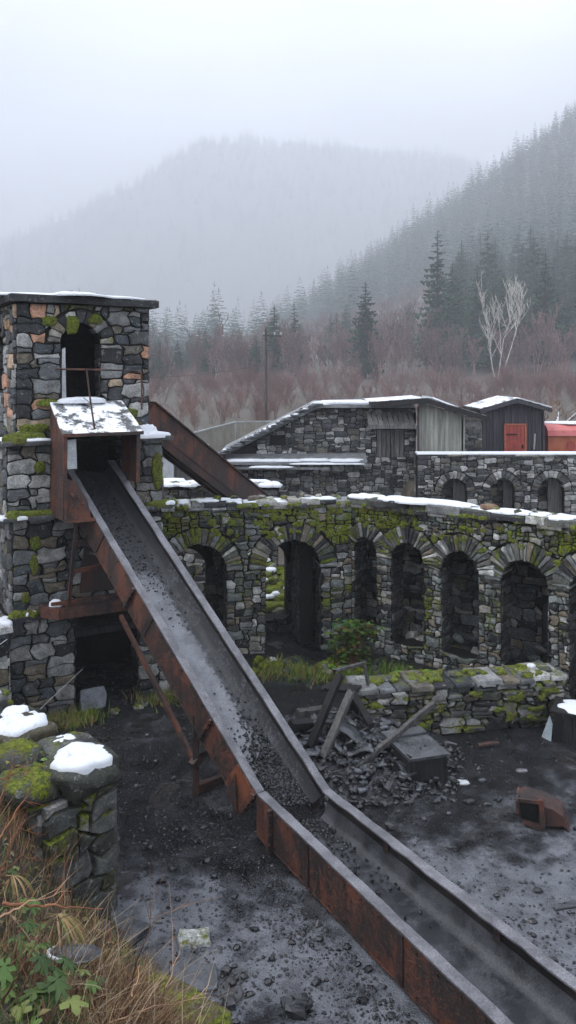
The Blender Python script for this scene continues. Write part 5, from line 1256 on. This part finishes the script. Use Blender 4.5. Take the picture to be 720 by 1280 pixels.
def twig_mesh(seed, H=8., stems=4, spread=.3, dens=1.0, wt=.022, stemw=.07):
    r = random.Random(seed); mb = MB(); st = MB()
    def br(p, d, L, w, lv):
        pts = [p]; q = p; dd = d.normalized()
        n = 4
        for i in range(n):
            dd = (dd+V(r.uniform(-.16,.16),r.uniform(-.16,.16),r.uniform(-.02,.12))).normalized(); q = q+dd*L/n; pts.append(q)
        sh = r.uniform(.7,1.3); ribbon(st if lv == 0 else mb, pts, w, (sh,sh,sh))
        if lv >= 3: return
        k = (int(9*dens), int(6*dens), int(5*dens))[lv]
        for i in range(k):
            t = r.uniform(.2 if lv == 0 else .15, 1); j = min(n-1,int(t*n)); b = pts[j].lerp(pts[j+1], t*n-j) ; o = V(r.uniform(-1,1),r.uniform(-1,1),r.uniform(.2,1.0)).normalized()
            br(b, dd*.7+o*.75, L*r.uniform(.35,.6)*(1.1-.35*t), max(w*.5,wt), lv+1)
    for i in range(stems):
        a = r.uniform(0,6.28); br(V(r.uniform(-.3,.3),r.uniform(-.3,.3),-.3), V(math.cos(a)*spread,math.sin(a)*spread,1), H*r.uniform(.7,1), stemw, 0)
    return st, mb
def proj(p):
    return U0+p[0]/p[1]*F, V0-(p[2]-H0)/p[1]*F
r = random.Random(77)
cons = []; twg = []
def blocked(x, y):
    return False
# hillside conifers
y = 172.0
while y < 1030:
    stp = 10+y*.008
    x = -.22*y-20
    while x < .40*y+16:
        px, py = x+r.uniform(-4.8,4.8), y+r.uniform(-4.8,4.8); z = terr(px, py); u, v = proj((px,py,z))
        if -20 < u < 760:
            line = 486-(u-200)*.35+14*nz(px*.0136,py*.0136,4)
            right = u > 575+30*nz(py*.0227,1,2) and py > 190
            low_left = u < 400 and 190 < py < 360 and nz(px*.023,py*.023,9) > -.15
            if v < line-6 or (right and r.random() < .8) or (low_left and r.random() < .6):
                if r.random() < .93: cons.append((px,py,z,u))
            elif u > 570 or py < 190 or (u < 300 and r.random() < .5): pass
            elif r.random() < .62: twg.append((px,py,z,u))
            elif r.random() < .09: cons.append((px,py,z,u))
        x += stp
    y += stp*.8
for i in range(125):
    y = r.uniform(60,118); x = r.uniform(-.20*y,.40*y); twg.append((x,y,terr(x,y),0))
for i in range(260):
    y = r.uniform(115,200); x = r.uniform(-.20*y,.40*y); z = terr(x,y); u, v = proj((x,y,z))
    if nz(x*.04,y*.04,1) > -.25: twg.append((x,y,z,u))
for i in range(46):      # thicker stand low on the right
    y = r.uniform(215,400); x = r.uniform(.215*y,.40*y); z = terr(x,y); cons.append((x,y,z,900))
for i in range(26):      # and a looser one behind the tower
    y = r.uniform(190,330); x = r.uniform(-.20*y,.02*y); cons.append((x,y,terr(x,y),200))
print('conifers', len(cons), 'twig', len(twg))
cons.sort(key=lambda c: c[1]); twg.sort(key=lambda c: c[1])
protos = []
NV = 5
cmesh = [conifer_mesh(300+i) for i in range(NV)]
croot = []
for i in range(NV):
    pass
def local_thing(name, label, cat, group):
    o = bpy.data.objects.new(name, None); col.objects.link(o); return setup(o, label, cat, group)
def place(o, x, y, z, s, rz): w_ = s*r.uniform(.85,1.3); o.location = (x,y,z); o.scale = (w_,w_,s*r.uniform(.75,1.2)); o.rotation_euler = (0,0,rz)
GR_C = 'conifers on the misty hillside'
near_proto = []
for i in range(NV):
    t = local_thing('conifer_tree', 'dark green spiky conifer on the lower misty hillside', 'tree', GR_C)
    cmesh[i].build('crown', M['needles'], t, local=True); trunk_mb(15.).build('trunk', M['bark'], t, local=True); near_proto.append(t)
far_mb = [conifer_mesh(400+i) for i in range(4)]
far_proto = []
for i in range(4):
    m = far_mb[i]; tb_ = trunk_mb(15.); m.add(tb_.v, tb_.f, c=(.9,.7,.6)); o = m.build('conifer_tree', M['needles']); setup(o, 'grey green conifer higher up the misty hillside', 'tree', GR_C); far_proto.append(o)
used_n = set(); used_f = set()
NT = 300
for k, (x, y, z, u) in enumerate(cons[:NT]):
    s = r.uniform(.75,1.2)*(1.95 if u > 545 else lerp(.70, 1.5, sstep(200, 560, u))) if y < 420 else r.uniform(1.5,2.4)
    if k < 110:
        i = k % NV; o = near_proto[i] if i not in used_n else copy_tree(near_proto[i]); used_n.add(i)
    else:
        i = k % 4
        if i not in used_f: o = far_proto[i]; used_f.add(i)
        else: o = far_proto[i].copy(); col.objects.link(o)
    place(o, x, y, z-.3, s, r.uniform(0,6.28))
def merged(mbs, items, name, mat, label, srange, cat='forest'):
    base = []
    for m in mbs:
        base.append((np.array(m.v, dtype=np.float32), m.f, np.array(m.c, dtype=np.float32)))
    Vs = []; loops = []; sizes = []; Cs = []; off = 0
    pre = []
    for (v, f, c) in base: pre.append((np.concatenate([np.array(q, dtype=np.int64) for q in f]), np.array([len(q) for q in f])))
    for (x, y, z) in items:
        i = r.randrange(len(base)); v, f, c = base[i]; s = r.uniform(*srange); a = r.uniform(0,6.28); ca, sa = math.cos(a), math.sin(a)
        w = v*s; q = np.empty_like(w); q[:,0] = w[:,0]*ca-w[:,1]*sa+x; q[:,1] = w[:,0]*sa+w[:,1]*ca+y; q[:,2] = w[:,2]*r.uniform(.9,1.2)+z-.3
        Vs.append(q); loops.append(pre[i][0]+off); sizes.append(pre[i][1]); Cs.append(c*r.uniform(.7,1.3)); off += len(v)
    Vv = np.concatenate(Vs); L = np.concatenate(loops); S = np.concatenate(sizes); C_ = np.concatenate(Cs)
    me = bpy.data.meshes.new(name); me.vertices.add(len(Vv)); me.vertices.foreach_set('co', Vv.ravel()); me.loops.add(len(L)); me.loops.foreach_set('vertex_index', L.astype(np.int32))
    me.polygons.add(len(S)); st = np.concatenate([[0], np.cumsum(S)[:-1]]).astype(np.int32); me.polygons.foreach_set('loop_start', st); me.materials.append(mat)
    a = me.attributes.new('tint','FLOAT_COLOR','POINT'); arr = np.ones((len(Vv),4),dtype=np.float32); arr[:,:3] = C_; a.data.foreach_set('color', arr.ravel())
    me.update(calc_edges=True); me.validate()
    o = bpy.data.objects.new(name, me); col.objects.link(o); print(name, len(items), len(S))
    return setup(o, label, cat, None, 'stuff')
lowp = [conifer_mesh(500+i, det=.5) for i in range(4)]
merged(lowp, [(x,y,z) for (x,y,z,u) in cons[NT:]], 'forest', M['needles'], 'misty conifer forest covering the upper hillside', (1.7,2.8))
mt = []
while len(mt) < 3200:
    x = r.uniform(-1300,1400); y = r.uniform(2250,3800); z = mount(x,y)
    if z > 20 and -60 < U0+x/y*F < 740: mt.append((x,y,z))
merged([conifer_mesh(600+i, det=.3) for i in range(3)], mt, 'mountain_forest', M['needles'], 'faint forest on the distant misty mountain', (2.2,3.8))
# bare shrubs
GR_T = 'bare reddish trees below the forest'
tp = []
for i in range(5):
    st, mb = twig_mesh(700+i, 7.5, 5, .42, 1.0, .011, .05)
    t = local_thing('bare_tree', 'bare reddish brown leafless tree in the thicket below the forest', 'tree', GR_T); st.build('trunk', M['stem'], t, local=True); mb.build('crown', M['twigs'], t, local=True); tp.append(t)
used = set(); NB = 300
for k, (x, y, z, u) in enumerate(twg[:NB]):
    i = k % 5; o = tp[i] if i not in used else copy_tree(tp[i]); used.add(i); place(o, x, y, z-.3, r.uniform(.6,1.05)*(r.uniform(.22,.5)+.002*(y-62) if y < 118 else (.55 if y < 200 else .8)), r.uniform(0,6.28))
tl = [twig_mesh(760+i, 7.5, 3, .3, .85, .035, .07) for i in range(3)]
tm = []
for st, mb in tl: mb.add(st.v, st.f, c=(1.6,1.5,1.4)); tm.append(mb)
if len(twg) > NB: merged(tm, [(x,y,z) for (x,y,z,u) in twg[NB:]], 'thicket', M['twigs'], 'bare brown thicket spreading up the hillside', (1.1,1.9), 'thicket')
# white birch
st, mb = twig_mesh(801, 11., 3, .28, .8, .035, .09); bt = thing('birch_tree', 'pale leafless birch with spreading white branches right of centre', 'tree', (0,0,0)); st.build('trunk', M['birch'], bt, local=True); mb.build('crown', M['birch'], bt, local=True)
place(bt, .262*180, 180, terr(.262*180,180)-.3, 1.75, 1.0)
# snow laden bush at the right
st, mb = twig_mesh(812, 3.2, 6, 1.4, .5, .02, .05); sb = thing('snowy_bush', 'low leaning bush with snow along its branches behind the wagon', 'bush', (0,0,0)); st.build('stem', M['snow'], sb, local=True); mb.build('branches', M['stem'], sb, local=True)
place(sb, .335*52, 52, terr(.335*52,52)+.8, 1.0, .3)
# ================================================================ foreground and yard plants
r = random.Random(55)
def blade(mb, p, d, L, w, bend, c, n=4):
    """curved grass blade as a tapered strip"""
    q = Vector(p); dd = Vector(d).normalized(); s = V(-dd.y+.01,dd.x,0).normalized() if abs(dd.z) < .99 else V(1,0,0); vs = []; out = V(r.uniform(-1,1),r.uniform(-1,1),0)*bend
    s = (s+V(r.uniform(-.6,.6),r.uniform(-.6,.6),0)).normalized()
    for i in range(n+1):
        k = w*(1-(i/n)**1.5)+.0008; vs += [q-s*k, q+s*k]; dd = (dd+out/n+V(0,0,-.9*bend*i/n/n)).normalized(); q = q+dd*L/n
    mb.add(vs, [(2*i,2*i+1,2*i+3,2*i+2) for i in range(n)], c=c)
STRAW = [(.13,.075,.035),(.19,.12,.06),(.09,.042,.02),(.06,.03,.018),(.24,.17,.095),(.11,.06,.03)]
GREEN = [(.045,.085,.012),(.07,.11,.018),(.03,.055,.012),(.10,.125,.022)]
mb = MB(); n = 0
while n < 6500:
    x = r.uniform(-4.6,.4); y = r.uniform(3.2,11.5); d = bank_d(x,y)
    if d < .02: continue
    if 0 < (x-G1.x)*gp.x+(y-G1.y)*gp.y < .96 and (x-G1.x)*gd.x+(y-G1.y)*gd.y > 0: continue
    z = bank_z(x,y); u, v = proj((x,y,z))
    if v > 1340 or u < -40 or u > 330: continue
    k = nz(x*1.1,y*1.1,8)
    green = k > .05; c = r.choice(GREEN if (green and r.random() < .7) or r.random() < .15 else STRAW)
    L = r.uniform(.06,.34)*(1.1 if not green else .7)
    if u > 140: L *= .8
    blade(mb, (x,y,z-.02), V(r.uniform(-.7,.7),r.uniform(-.7,.7),r.uniform(.35,1)), L, r.uniform(.002,.005), r.uniform(.2,1.3), c); n += 1
for i in range(1500):     # dead tangle at the near edge
    p = at(r.gauss(165,28), r.gauss(1240,30), r.uniform(5.6,6.8)); z = bank_z(p.x,p.y)
    blade(mb, (p.x,p.y,z-.02), V(r.uniform(-1,1),r.uniform(-.8,.8),r.uniform(.3,1)), r.uniform(.2,.5), r.uniform(.002,.004), r.uniform(.6,2), r.choice(STRAW[:4]), 5)
for i in range(900):      # fallen leaves matted into the grass
    x = r.uniform(-4.2,.2); y = r.uniform(3.6,9.6); d = bank_d(x,y)
    if d < .05: continue
    p = V(x,y,bank_z(x,y)+r.uniform(.0,.10)); a = V(r.uniform(-1,1),r.uniform(-1,1),r.uniform(-.5,.5)).normalized(); b = a.cross(V(r.uniform(-.4,.4),r.uniform(-.4,.4),1)).normalized(); L = r.uniform(.02,.05)
    mb.add([p-a*L, p+b*L*.45+UP*.01, p+a*L, p-b*L*.45+UP*.012], [(0,1,2),(0,2,3)], c=r.choice([(.13,.065,.03),(.20,.12,.06),(.08,.04,.02),(.16,.13,.05),(.24,.18,.11)]))
for i in range(170):
    p = at(r.gauss(130,70), r.gauss(1215,50), r.uniform(5,6.8)); z = bank_z(p.x,p.y)
    if bank_d(p.x,p.y) > .05: blade(mb, (p.x,p.y,z-.02), V(r.uniform(-1,1),r.uniform(-.8,.8),r.uniform(.3,1)), r.uniform(.35,.8), r.uniform(.002,.004), r.uniform(.3,1.2), (.26,.20,.13), 7)
setup(mb.build('dry_grass', M['grass']), 'dry brown and green grass tangled over the near bank', 'grass', None, 'stuff')
mb = MB()
def tuft(cx, cy, rx, ry, n, pal, L, zf):
    for i in range(n):
        x = cx+r.gauss(0,rx/2); y = cy+r.gauss(0,ry/2); blade(mb, (x,y,zf(x,y)), V(r.uniform(-.6,.6),r.uniform(-.6,.6),1), r.uniform(.4,1)*L, r.uniform(.003,.007), r.uniform(.3,1.4), tuple(1.7*q for q in r.choice(pal)))
for (s,d,n,pal) in ((.2,-.5,500,STRAW[:4]+GREEN),(.75,-.5,650,GREEN+STRAW[:2]),(1.1,-.4,300,GREEN),(2.75,-.45,420,STRAW[:2]+GREEN),(3.2,-.4,300,STRAW[:3]+GREEN)):
    p = TW(s,d,0); tuft(p.x, p.y, .55, .3, n, pal, .28, yard_z)
for i in range(14):
    x = lerp(-.6,2.4,i/13); tuft(x, 17.3-.0*x+r.uniform(-.3,.5), .45, .5, 210, GREEN+([STRAW[0],STRAW[1]] if i < 8 else [])+[(.08,.14,.01)], .24, yard_z)
setup(mb.build('wall_grass', M['grass']), 'green and straw grass growing at the foot of the walls', 'grass', None, 'stuff')
# moss and stones under the grass by the arcade
mb = MB()
for i in range(50): x = r.uniform(-.8,5.2); mb.rock((x, 17.7-.42*max(0,x-1.2)+r.uniform(-.3,.5), .05), (r.uniform(.08,.22),r.uniform(.08,.16),r.uniform(.06,.16)), r, .2, c=pick(r), moss=r.uniform(.1,.6))
for i in range(26): mb.rock(TW(r.uniform(-.1,3.5), r.uniform(-.55,-.25), .03), (r.uniform(.05,.16),r.uniform(.05,.1),r.uniform(.04,.08)), r, .2, c=pick(r), moss=r.uniform(.1,.5))
setup(mb.build('foot_rubble', M['stone_mossy']), 'mossy rubble stones along the foot of the walls', 'rubble', None, 'stuff')
# leaves
def lobed_leaf(mb, p, d, up, L, c, droop=.5, lobes=5, toothed=True):
    d = Vector(d).normalized(); s = d.cross(up).normalized(); up = s.cross(d).normalized(); vs = []; fs = []
    m = 34; cen = p+d*L*.35; vs.append(cen)
    for i in range(m):
        t = 2*math.pi*i/m; k = .40+.60*abs(math.cos(lobes*t/2))**1.1; k *= 1+.10*(i%2)*toothed; a = math.cos(t)*k; b = math.sin(t)*k*.85
        h = -droop*L*.5*(a*.5+.35)**2-droop*.25*L*b*b
        vs.append(p+d*L*(.5+.5*a)+s*L*.5*b+up*h)
    for i in range(m): fs.append((0,1+i,1+(i+1)%m))
    mb.add(vs, fs, c=c)
def leafy_plant(loc, n, L, hgt, label, name='leafy_plant', pal=GREEN, droop=.5, lobes=5, cat='plant', spread=.5, group=None):
    t = thing(name, label, cat, tuple(loc), group); lv = MB(); st = MB(); loc = Vector(loc)
    for i in range(n):
        a = r.uniform(0,6.28); d = V(math.cos(a),math.sin(a),0); hh = hgt*r.uniform(.45,1); tip = loc+d*spread*hgt*r.uniform(.3,1.2)+UP*hh
        st.tube([loc, loc.lerp(tip,.5)+UP*hh*.15, tip], [.006,.004,.003], n=5)
        c = r.choice(pal); k = r.uniform(.8,1.4); lobed_leaf(lv, tip, d+V(0,0,-.25*droop), UP, L*r.uniform(.7,1.25), tuple(q*k for q in c), droop, lobes)
    lv.build('leaves', M['leaf'], t, smooth=True); st.build('stem', M['stem'], t); return t
def onbank(u, v, Y0_=6.):
    # first hit of the bank along the line of sight
    Y = 2.5
    while Y < 14:
        p = at(u, v, Y)
        if bank_d(p.x,p.y) < 0 or p.z < bank_z(p.x,p.y): break
        Y += .05
    p = at(u,v,Y); return V(p.x,p.y,bank_z(p.x,p.y))
PG = [(.045,.085,.018),(.07,.11,.025),(.03,.055,.014),(.11,.13,.035)]
leafy_plant(onbank(40,1262), 9, .20, .30, 'broad green lobed plant drooping at the lower left corner', pal=PG, droop=1.0, lobes=7)
leafy_plant(onbank(8,1240), 8, .17, .34, 'green leafy plant at the left edge above the lowest plant', pal=PG, droop=.9, lobes=7)
leafy_plant(onbank(60,1285), 8, .15, .22, 'small green plant at the bottom edge among dead grass', pal=PG, lobes=5)
leafy_plant(onbank(12,1190), 8, .14, .30, 'green and straw plant on the left below the boulder wall', pal=PG+[STRAW[4]], droop=1.2, lobes=5)
leafy_plant(onbank(28,1150), 7, .12, .24, 'small yellow green plant beside the foot of the boulder wall', pal=PG, droop=.8)
leafy_plant(onbank(88,1268), 10, .11, .24, 'dense low green plant between the wilted ferns and the bottom edge', pal=PG, droop=.8, lobes=5)
leafy_plant(onbank(30,1222), 12, .10, .26, 'bushy small leaved plant above the broad lobed plant', pal=PG, droop=.7, lobes=5)
leafy_plant(onbank(5,1120), 9, .10, .26, 'ragged green plant at the left edge beside the boulder wall foot', pal=PG, droop=.9, lobes=5)
leafy_plant(onbank(100,1245), 6, .10, .18, 'low green sprig just below the metal dish', pal=PG)
leafy_plant(onbank(252,1272), 3, .16, .14, 'single pointed green sprout beside the mossy boulder', 'green_sprout', [(.13,.22,.03)], .2, 1, 'sprout', .3)
# wilted hanging leaves
def wilted(loc, n, L, label, top=.35):
    t = thing('wilted_fern', label, 'plant', tuple(loc)); mb = MB(); st = MB(); loc = Vector(loc); head = loc+UP*top
    st.tube([loc, loc.lerp(head,.5)+V(.04,0,0), head], [.008,.006,.004], n=5)
    for i in range(n):
        a = r.uniform(-.6,2.4); c = r.choice([(.20,.13,.06),(.26,.18,.085),(.12,.11,.03),(.14,.08,.04)]); q = head+V(r.uniform(-.02,.02),0,0); d = V(math.cos(a)*.9,-.25+r.uniform(-.3,.3),.35); vs = []; w = r.uniform(.006,.012)
        for k in range(7):
            d = (d+V(0,0,-.34)).normalized(); sdx = V(.3,1,0).normalized() if k % 2 else V(1,.1,0).normalized(); ww = w*(1-abs(k/6-.45)*1.4); vs += [q-sdx*ww,q+sdx*ww]; q = q+d*L/6
        mb.add(vs, [(2*k,2*k+1,2*k+3,2*k+2) for k in range(6)], c=c)
    mb.build('leaves', M['leaf'], t, smooth=True); st.build('stem', M['stem'], t)
wilted(onbank(72,1215)+UP*.0, 30, .34, 'tan wilted fern hanging over the metal dish', .45)
wilted(onbank(16,1145), 22, .26, 'pale wilted fern hanging at the left edge', .35)
wilted(onbank(58,1262), 16, .22, 'straw coloured wilted fern among the green lobed plants', .25)
# brambles: long curved stems
def bramble(pts, rad, label, side=4, seed=0, tint=(1,1,1)):
    t = thing('bramble_stem', label, 'twig', tuple(pts[0])); q = random.Random(seed); mb = MB(); P_ = []
    n = 14
    for i in range(n+1):
        k = i/n*(len(pts)-1); j = min(int(k),len(pts)-2); f = k-j; a, b = Vector(pts[j]), Vector(pts[j+1]); P_.append(a.lerp(b,f)+V(q.uniform(-.01,.01),0,q.uniform(-.012,.012)))
    mb.tube(P_, [rad*(1-.75*i/n) for i in range(n+1)], n=6, c=tint); mb.build('main_stem', M['stem'], t)
    for s in range(side):
        i = q.randint(3,n-1); d = (P_[i]-P_[i-1]).normalized(); o = V(q.uniform(-.6,.6),q.uniform(-.3,.3),q.uniform(-.2,.9)); L = q.uniform(.1,.3); mb = MB(); mb.tube([P_[i],P_[i]+(d+o*.6)*L*.5,P_[i]+(d+o)*L], [rad*.4,rad*.3,rad*.15], n=5, c=tint); mb.build('side_twig', M['stem'], t)
LT_ = (2.2,2.3,2.3)
bramble([at(5,1130,5.6),at(60,1132,5.8),at(129,1136,6.0)], .012, 'thick brown stem lying level across the foot of the boulder wall', 2, 1, (1.6,1.2,1.0))
bramble([at(-8,1150,5.2),at(35,1128,5.3),at(90,1112,5.6)], .007, 'pale thin stem arching from the left edge', 3, 2, LT_)
bramble([onbank(150,1270),at(185,1165,5.7),at(188,1148,5.7),at(236,1130,5.9)], .006, 'brown twig rising past the wide slate then bending right', 6, 3)
bramble([onbank(192,1275),at(208,1235,5.4),at(228,1175,5.6)], .005, 'straight pale stalk pointing up at the mossy slab', 1, 4, LT_)
bramble([onbank(150,1278),at(165,1245,5.0),at(176,1205,5.1)], .006, 'bright straw stalk rising through the dead tangle', 1, 5, (3,3,2.6))
bramble([onbank(0,1262),at(25,1215,4.6),at(60,1150,4.9)], .008, 'dark curved bramble stem at the lower left', 4, 6, (.6,.5,.5))
bramble([onbank(110,1290),at(180,1262,5.0),at(262,1242,5.4)], .005, 'long pale stem sweeping right over the mossy boulder', 3, 7, LT_)
bramble([at(76,1130,5.9),at(80,1100,5.9),at(82,1062,5.9)], .006, 'upright brown stalk in front of the boulder wall end', 1, 8, (1.5,1.2,1))
bramble([onbank(120,1230),at(140,1180,5.8),at(137,1150,5.8)], .006, 'reddish stalk standing right of the metal dish', 3, 9, (1.6,1,.8))
for i, (u, v, du, dv, lb) in enumerate(((5,1030,60,-20,'thin twig arching highest over the boulder wall top'),(0,1000,40,-35,'short twig beside the snowy boulder at the left edge'),(0,1070,70,10,'low thin twig crossing the boulder wall side'),(10,950,30,25,'fine curved twig hanging by the rearmost snowy boulder'),(2,1095,50,-50,'leaning twig left of the boulder wall end'))):
    bramble([at(u-10,v+25,7.0),at(u+du*.4,v+dv-10,7.4),at(u+du,v+dv,7.8)], .006, lb, 7, 20+i, (1.3,.9,.7))
# bush inside the arcade
bs = thing('leafy_bush', 'green leafy bush growing against the arcade by the narrow arch', 'bush', (1.35,17.6,0)); lv = MB(); st = MB()
for i in range(34):
    a = r.uniform(0,6.28); tip = V(1.45+.45*math.cos(a)*r.random(), 17.9+.3*math.sin(a), r.uniform(.2,.95)); st.tube([V(1.45,17.9,0), tip*.5+V(1.45,17.9,.2)*.5, tip], [.012,.008,.004], n=5)
    for k in range(16):
        q = tip+V(r.gauss(0,.13),r.gauss(0,.1),r.gauss(0,.12)); q.z = max(q.z,.08); lobed_leaf(lv, q, V(r.uniform(-1,1),r.uniform(-1,.3),r.uniform(-.4,.3)), UP, r.uniform(.08,.16), tuple(c*r.uniform(.4,1.1) for c in r.choice(GREEN)), .3, 3)
lv.build('leaves', M['leaf'], bs, smooth=True); st.build('stem', M['stem'], bs)
for (x,y,lb) in ((2.5,17.0,'bright green plant low behind the low wall middle'),(1.0,17.4,'bright low green plant left of the leafy bush'),(3.1,16.9,'small green plant at the pier between the tall arches')):
    leafy_plant(V(x,y,.02), 16, .14, .3, lb, 'low_plant', [(.07,.16,.02),(.11,.19,.02)], .4, 3)
# ivy-like trailing green on the foreground wall
fp = MB()
for i in range(160):
    q = G1+gd*r.uniform(.2,2.6)+gp*r.uniform(-.1,.45)+UP*(HG+r.uniform(.05,.3)); lobed_leaf(fp, q, V(r.uniform(-1,1),r.uniform(-1,1),r.uniform(-.6,.4)), UP, r.uniform(.04,.08), tuple(c*r.uniform(.9,1.9) for c in r.choice(GREEN)), .4, 3)
setup(fp.build('creeping_leaves', M['leaf'], smooth=True), 'small bright creeping leaves on top of the boulder wall', 'creeper', None, 'stuff')
mb = MB()
for i in range(1500):
    q = G1+gd*r.uniform(.3,3.0)+gp*r.uniform(-.5,.25); z = bank_z(q.x,q.y) if r.random() < .5 else HG+.1; z = max(z, 1.2)
    blade(mb, (q.x,q.y,z), V(r.uniform(-.7,.7),r.uniform(-.7,.7),.8), r.uniform(.1,.32), r.uniform(.0015,.0035), r.uniform(.3,1.5), r.choice(STRAW+GREEN[:1]))
setup(mb.build('wall_top_grass', M['grass']), 'dry grass straggling beside and over the boulder wall', 'grass', None, 'stuff')
HAZE = .0009; HTOP = 1030; CLOUD = 12; SUN = 1.5; EXPO = 1.62; VB = 2
# ================================================================ haze, sky, sun, camera
bpy.context.view_layer.update()
m = bpy.data.materials.new('haze'); m.use_nodes = True; nt = m.node_tree; nt.nodes.clear(); out = nt.nodes.new('ShaderNodeOutputMaterial'); pv = nt.nodes.new('ShaderNodeVolumePrincipled')
pv.inputs['Color'].default_value = (.68,.71,.765,1); pv.inputs['Density'].default_value = HAZE; pv.inputs['Anisotropy'].default_value = 0.0
nt.links.new(pv.outputs[0], out.inputs['Volume'])
mb = MB(); mb.box((-3200,-600,-8),(3200,4700,HTOP)); me = mb.build('haze', m); me['kind'] = 'stuff'; me['label'] = 'even pale mist filling the valley'
w = bpy.data.worlds.new('World'); sc.world = w; w.use_nodes = True; nt = w.node_tree; nt.nodes.clear()
out = nt.nodes.new('ShaderNodeOutputWorld'); bg = nt.nodes.new('ShaderNodeBackground'); sky = nt.nodes.new('ShaderNodeTexSky'); sky.sky_type = 'NISHITA'; sky.sun_disc = False
SE, SR = R(48), R(-105)
sky.sun_elevation = SE; sky.sun_rotation = SR; sky.dust_density = 3
hs = nt.nodes.new('ShaderNodeHueSaturation'); hs.inputs['Saturation'].default_value = .25; nt.links.new(sky.outputs[0], hs.inputs['Color'])
tc = nt.nodes.new('ShaderNodeTexCoord'); no = nt.nodes.new('ShaderNodeTexNoise'); no.inputs['Scale'].default_value = 2.2; no.inputs['Detail'].default_value = 4
mp = nt.nodes.new('ShaderNodeMapping'); mp.inputs['Scale'].default_value = (1,1,2.2); nt.links.new(tc.outputs['Generated'], mp.inputs[0]); nt.links.new(mp.outputs[0], no.inputs['Vector'])
mr = nt.nodes.new('ShaderNodeMapRange'); mr.inputs[1].default_value = .3; mr.inputs[2].default_value = .7; mr.inputs[3].default_value = .62*CLOUD; mr.inputs[4].default_value = 1.2*CLOUD; nt.links.new(no.outputs['Fac'], mr.inputs[0])
cc = nt.nodes.new('ShaderNodeCombineColor')
for i, k in enumerate((.93,.97,1.06)):
    mm = nt.nodes.new('ShaderNodeMath'); mm.operation = 'MULTIPLY'; mm.inputs[1].default_value = k; nt.links.new(mr.outputs[0], mm.inputs[0]); nt.links.new(mm.outputs[0], cc.inputs[i])
mx = nt.nodes.new('ShaderNodeMix'); mx.data_type = 'RGBA'; mx.inputs[0].default_value = .8; nt.links.new(hs.outputs[0], mx.inputs[6]); nt.links.new(cc.outputs[0], mx.inputs[7])
sx = nt.nodes.new('ShaderNodeSeparateXYZ'); nt.links.new(tc.outputs['Generated'], sx.inputs[0])
er = nt.nodes.new('ShaderNodeMapRange'); er.inputs[1].default_value = 0; er.inputs[2].default_value = 1; er.inputs[3].default_value = .60; er.inputs[4].default_value = 1.30; nt.links.new(sx.outputs[2], er.inputs[0])   # overcast sky: brighter overhead than at the horizon
ec = nt.nodes.new('ShaderNodeCombineColor')
for i in range(3): nt.links.new(er.outputs[0], ec.inputs[i])
em = nt.nodes.new('ShaderNodeMix'); em.data_type = 'RGBA'; em.blend_type = 'MULTIPLY'; em.inputs[0].default_value = 1; nt.links.new(mx.outputs[2], em.inputs[6]); nt.links.new(ec.outputs[0], em.inputs[7])
nt.links.new(em.outputs[2], bg.inputs[0]); bg.inputs[1].default_value = .1; nt.links.new(bg.outputs[0], out.inputs[0])
ld = bpy.data.lights.new('sun', 'SUN'); ld.energy = SUN; ld.angle = R(35); ld.color = (1,.98,.95); lo = bpy.data.objects.new('sun', ld); col.objects.link(lo)
az = SR; dv = V(math.sin(az)*math.cos(SE)*-1, -math.cos(az)*math.cos(SE)*-1*-1, -math.sin(SE))
# light comes from behind-left of the valley, high up
sd_ = V(math.sin(SR)*math.cos(SE), math.cos(SR)*math.cos(SE), math.sin(SE)); lo.rotation_euler = sd_.to_track_quat('Z','Y').to_euler()
cd = bpy.data.cameras.new('camera'); cam = bpy.data.objects.new('camera', cd); col.objects.link(cam); sc.camera = cam
cam.location = (0,0,H0); cam.rotation_euler = (R(90),0,0); cd.sensor_fit = 'HORIZONTAL'; cd.sensor_width = 36; cd.lens = 50; cd.shift_y = -170/720; cd.clip_end = 9000; cd.clip_start = .05
sc.view_settings.view_transform = 'Standard'; sc.view_settings.look = 'None'; sc.view_settings.gamma = 1; sc.view_settings.use_curve_mapping = False; sc.view_settings.exposure = EXPO
c = sc.cycles; c.use_denoising = True; c.volume_bounces = VB; c.max_bounces = 6; c.diffuse_bounces = 3; c.glossy_bounces = 3; c.transparent_max_bounces = 8; c.sample_clamp_indirect = 8
try: c.denoiser = 'OPENIMAGEDENOISE'; c.denoising_input_passes = 'RGB_ALBEDO_NORMAL'
except Exception: pass
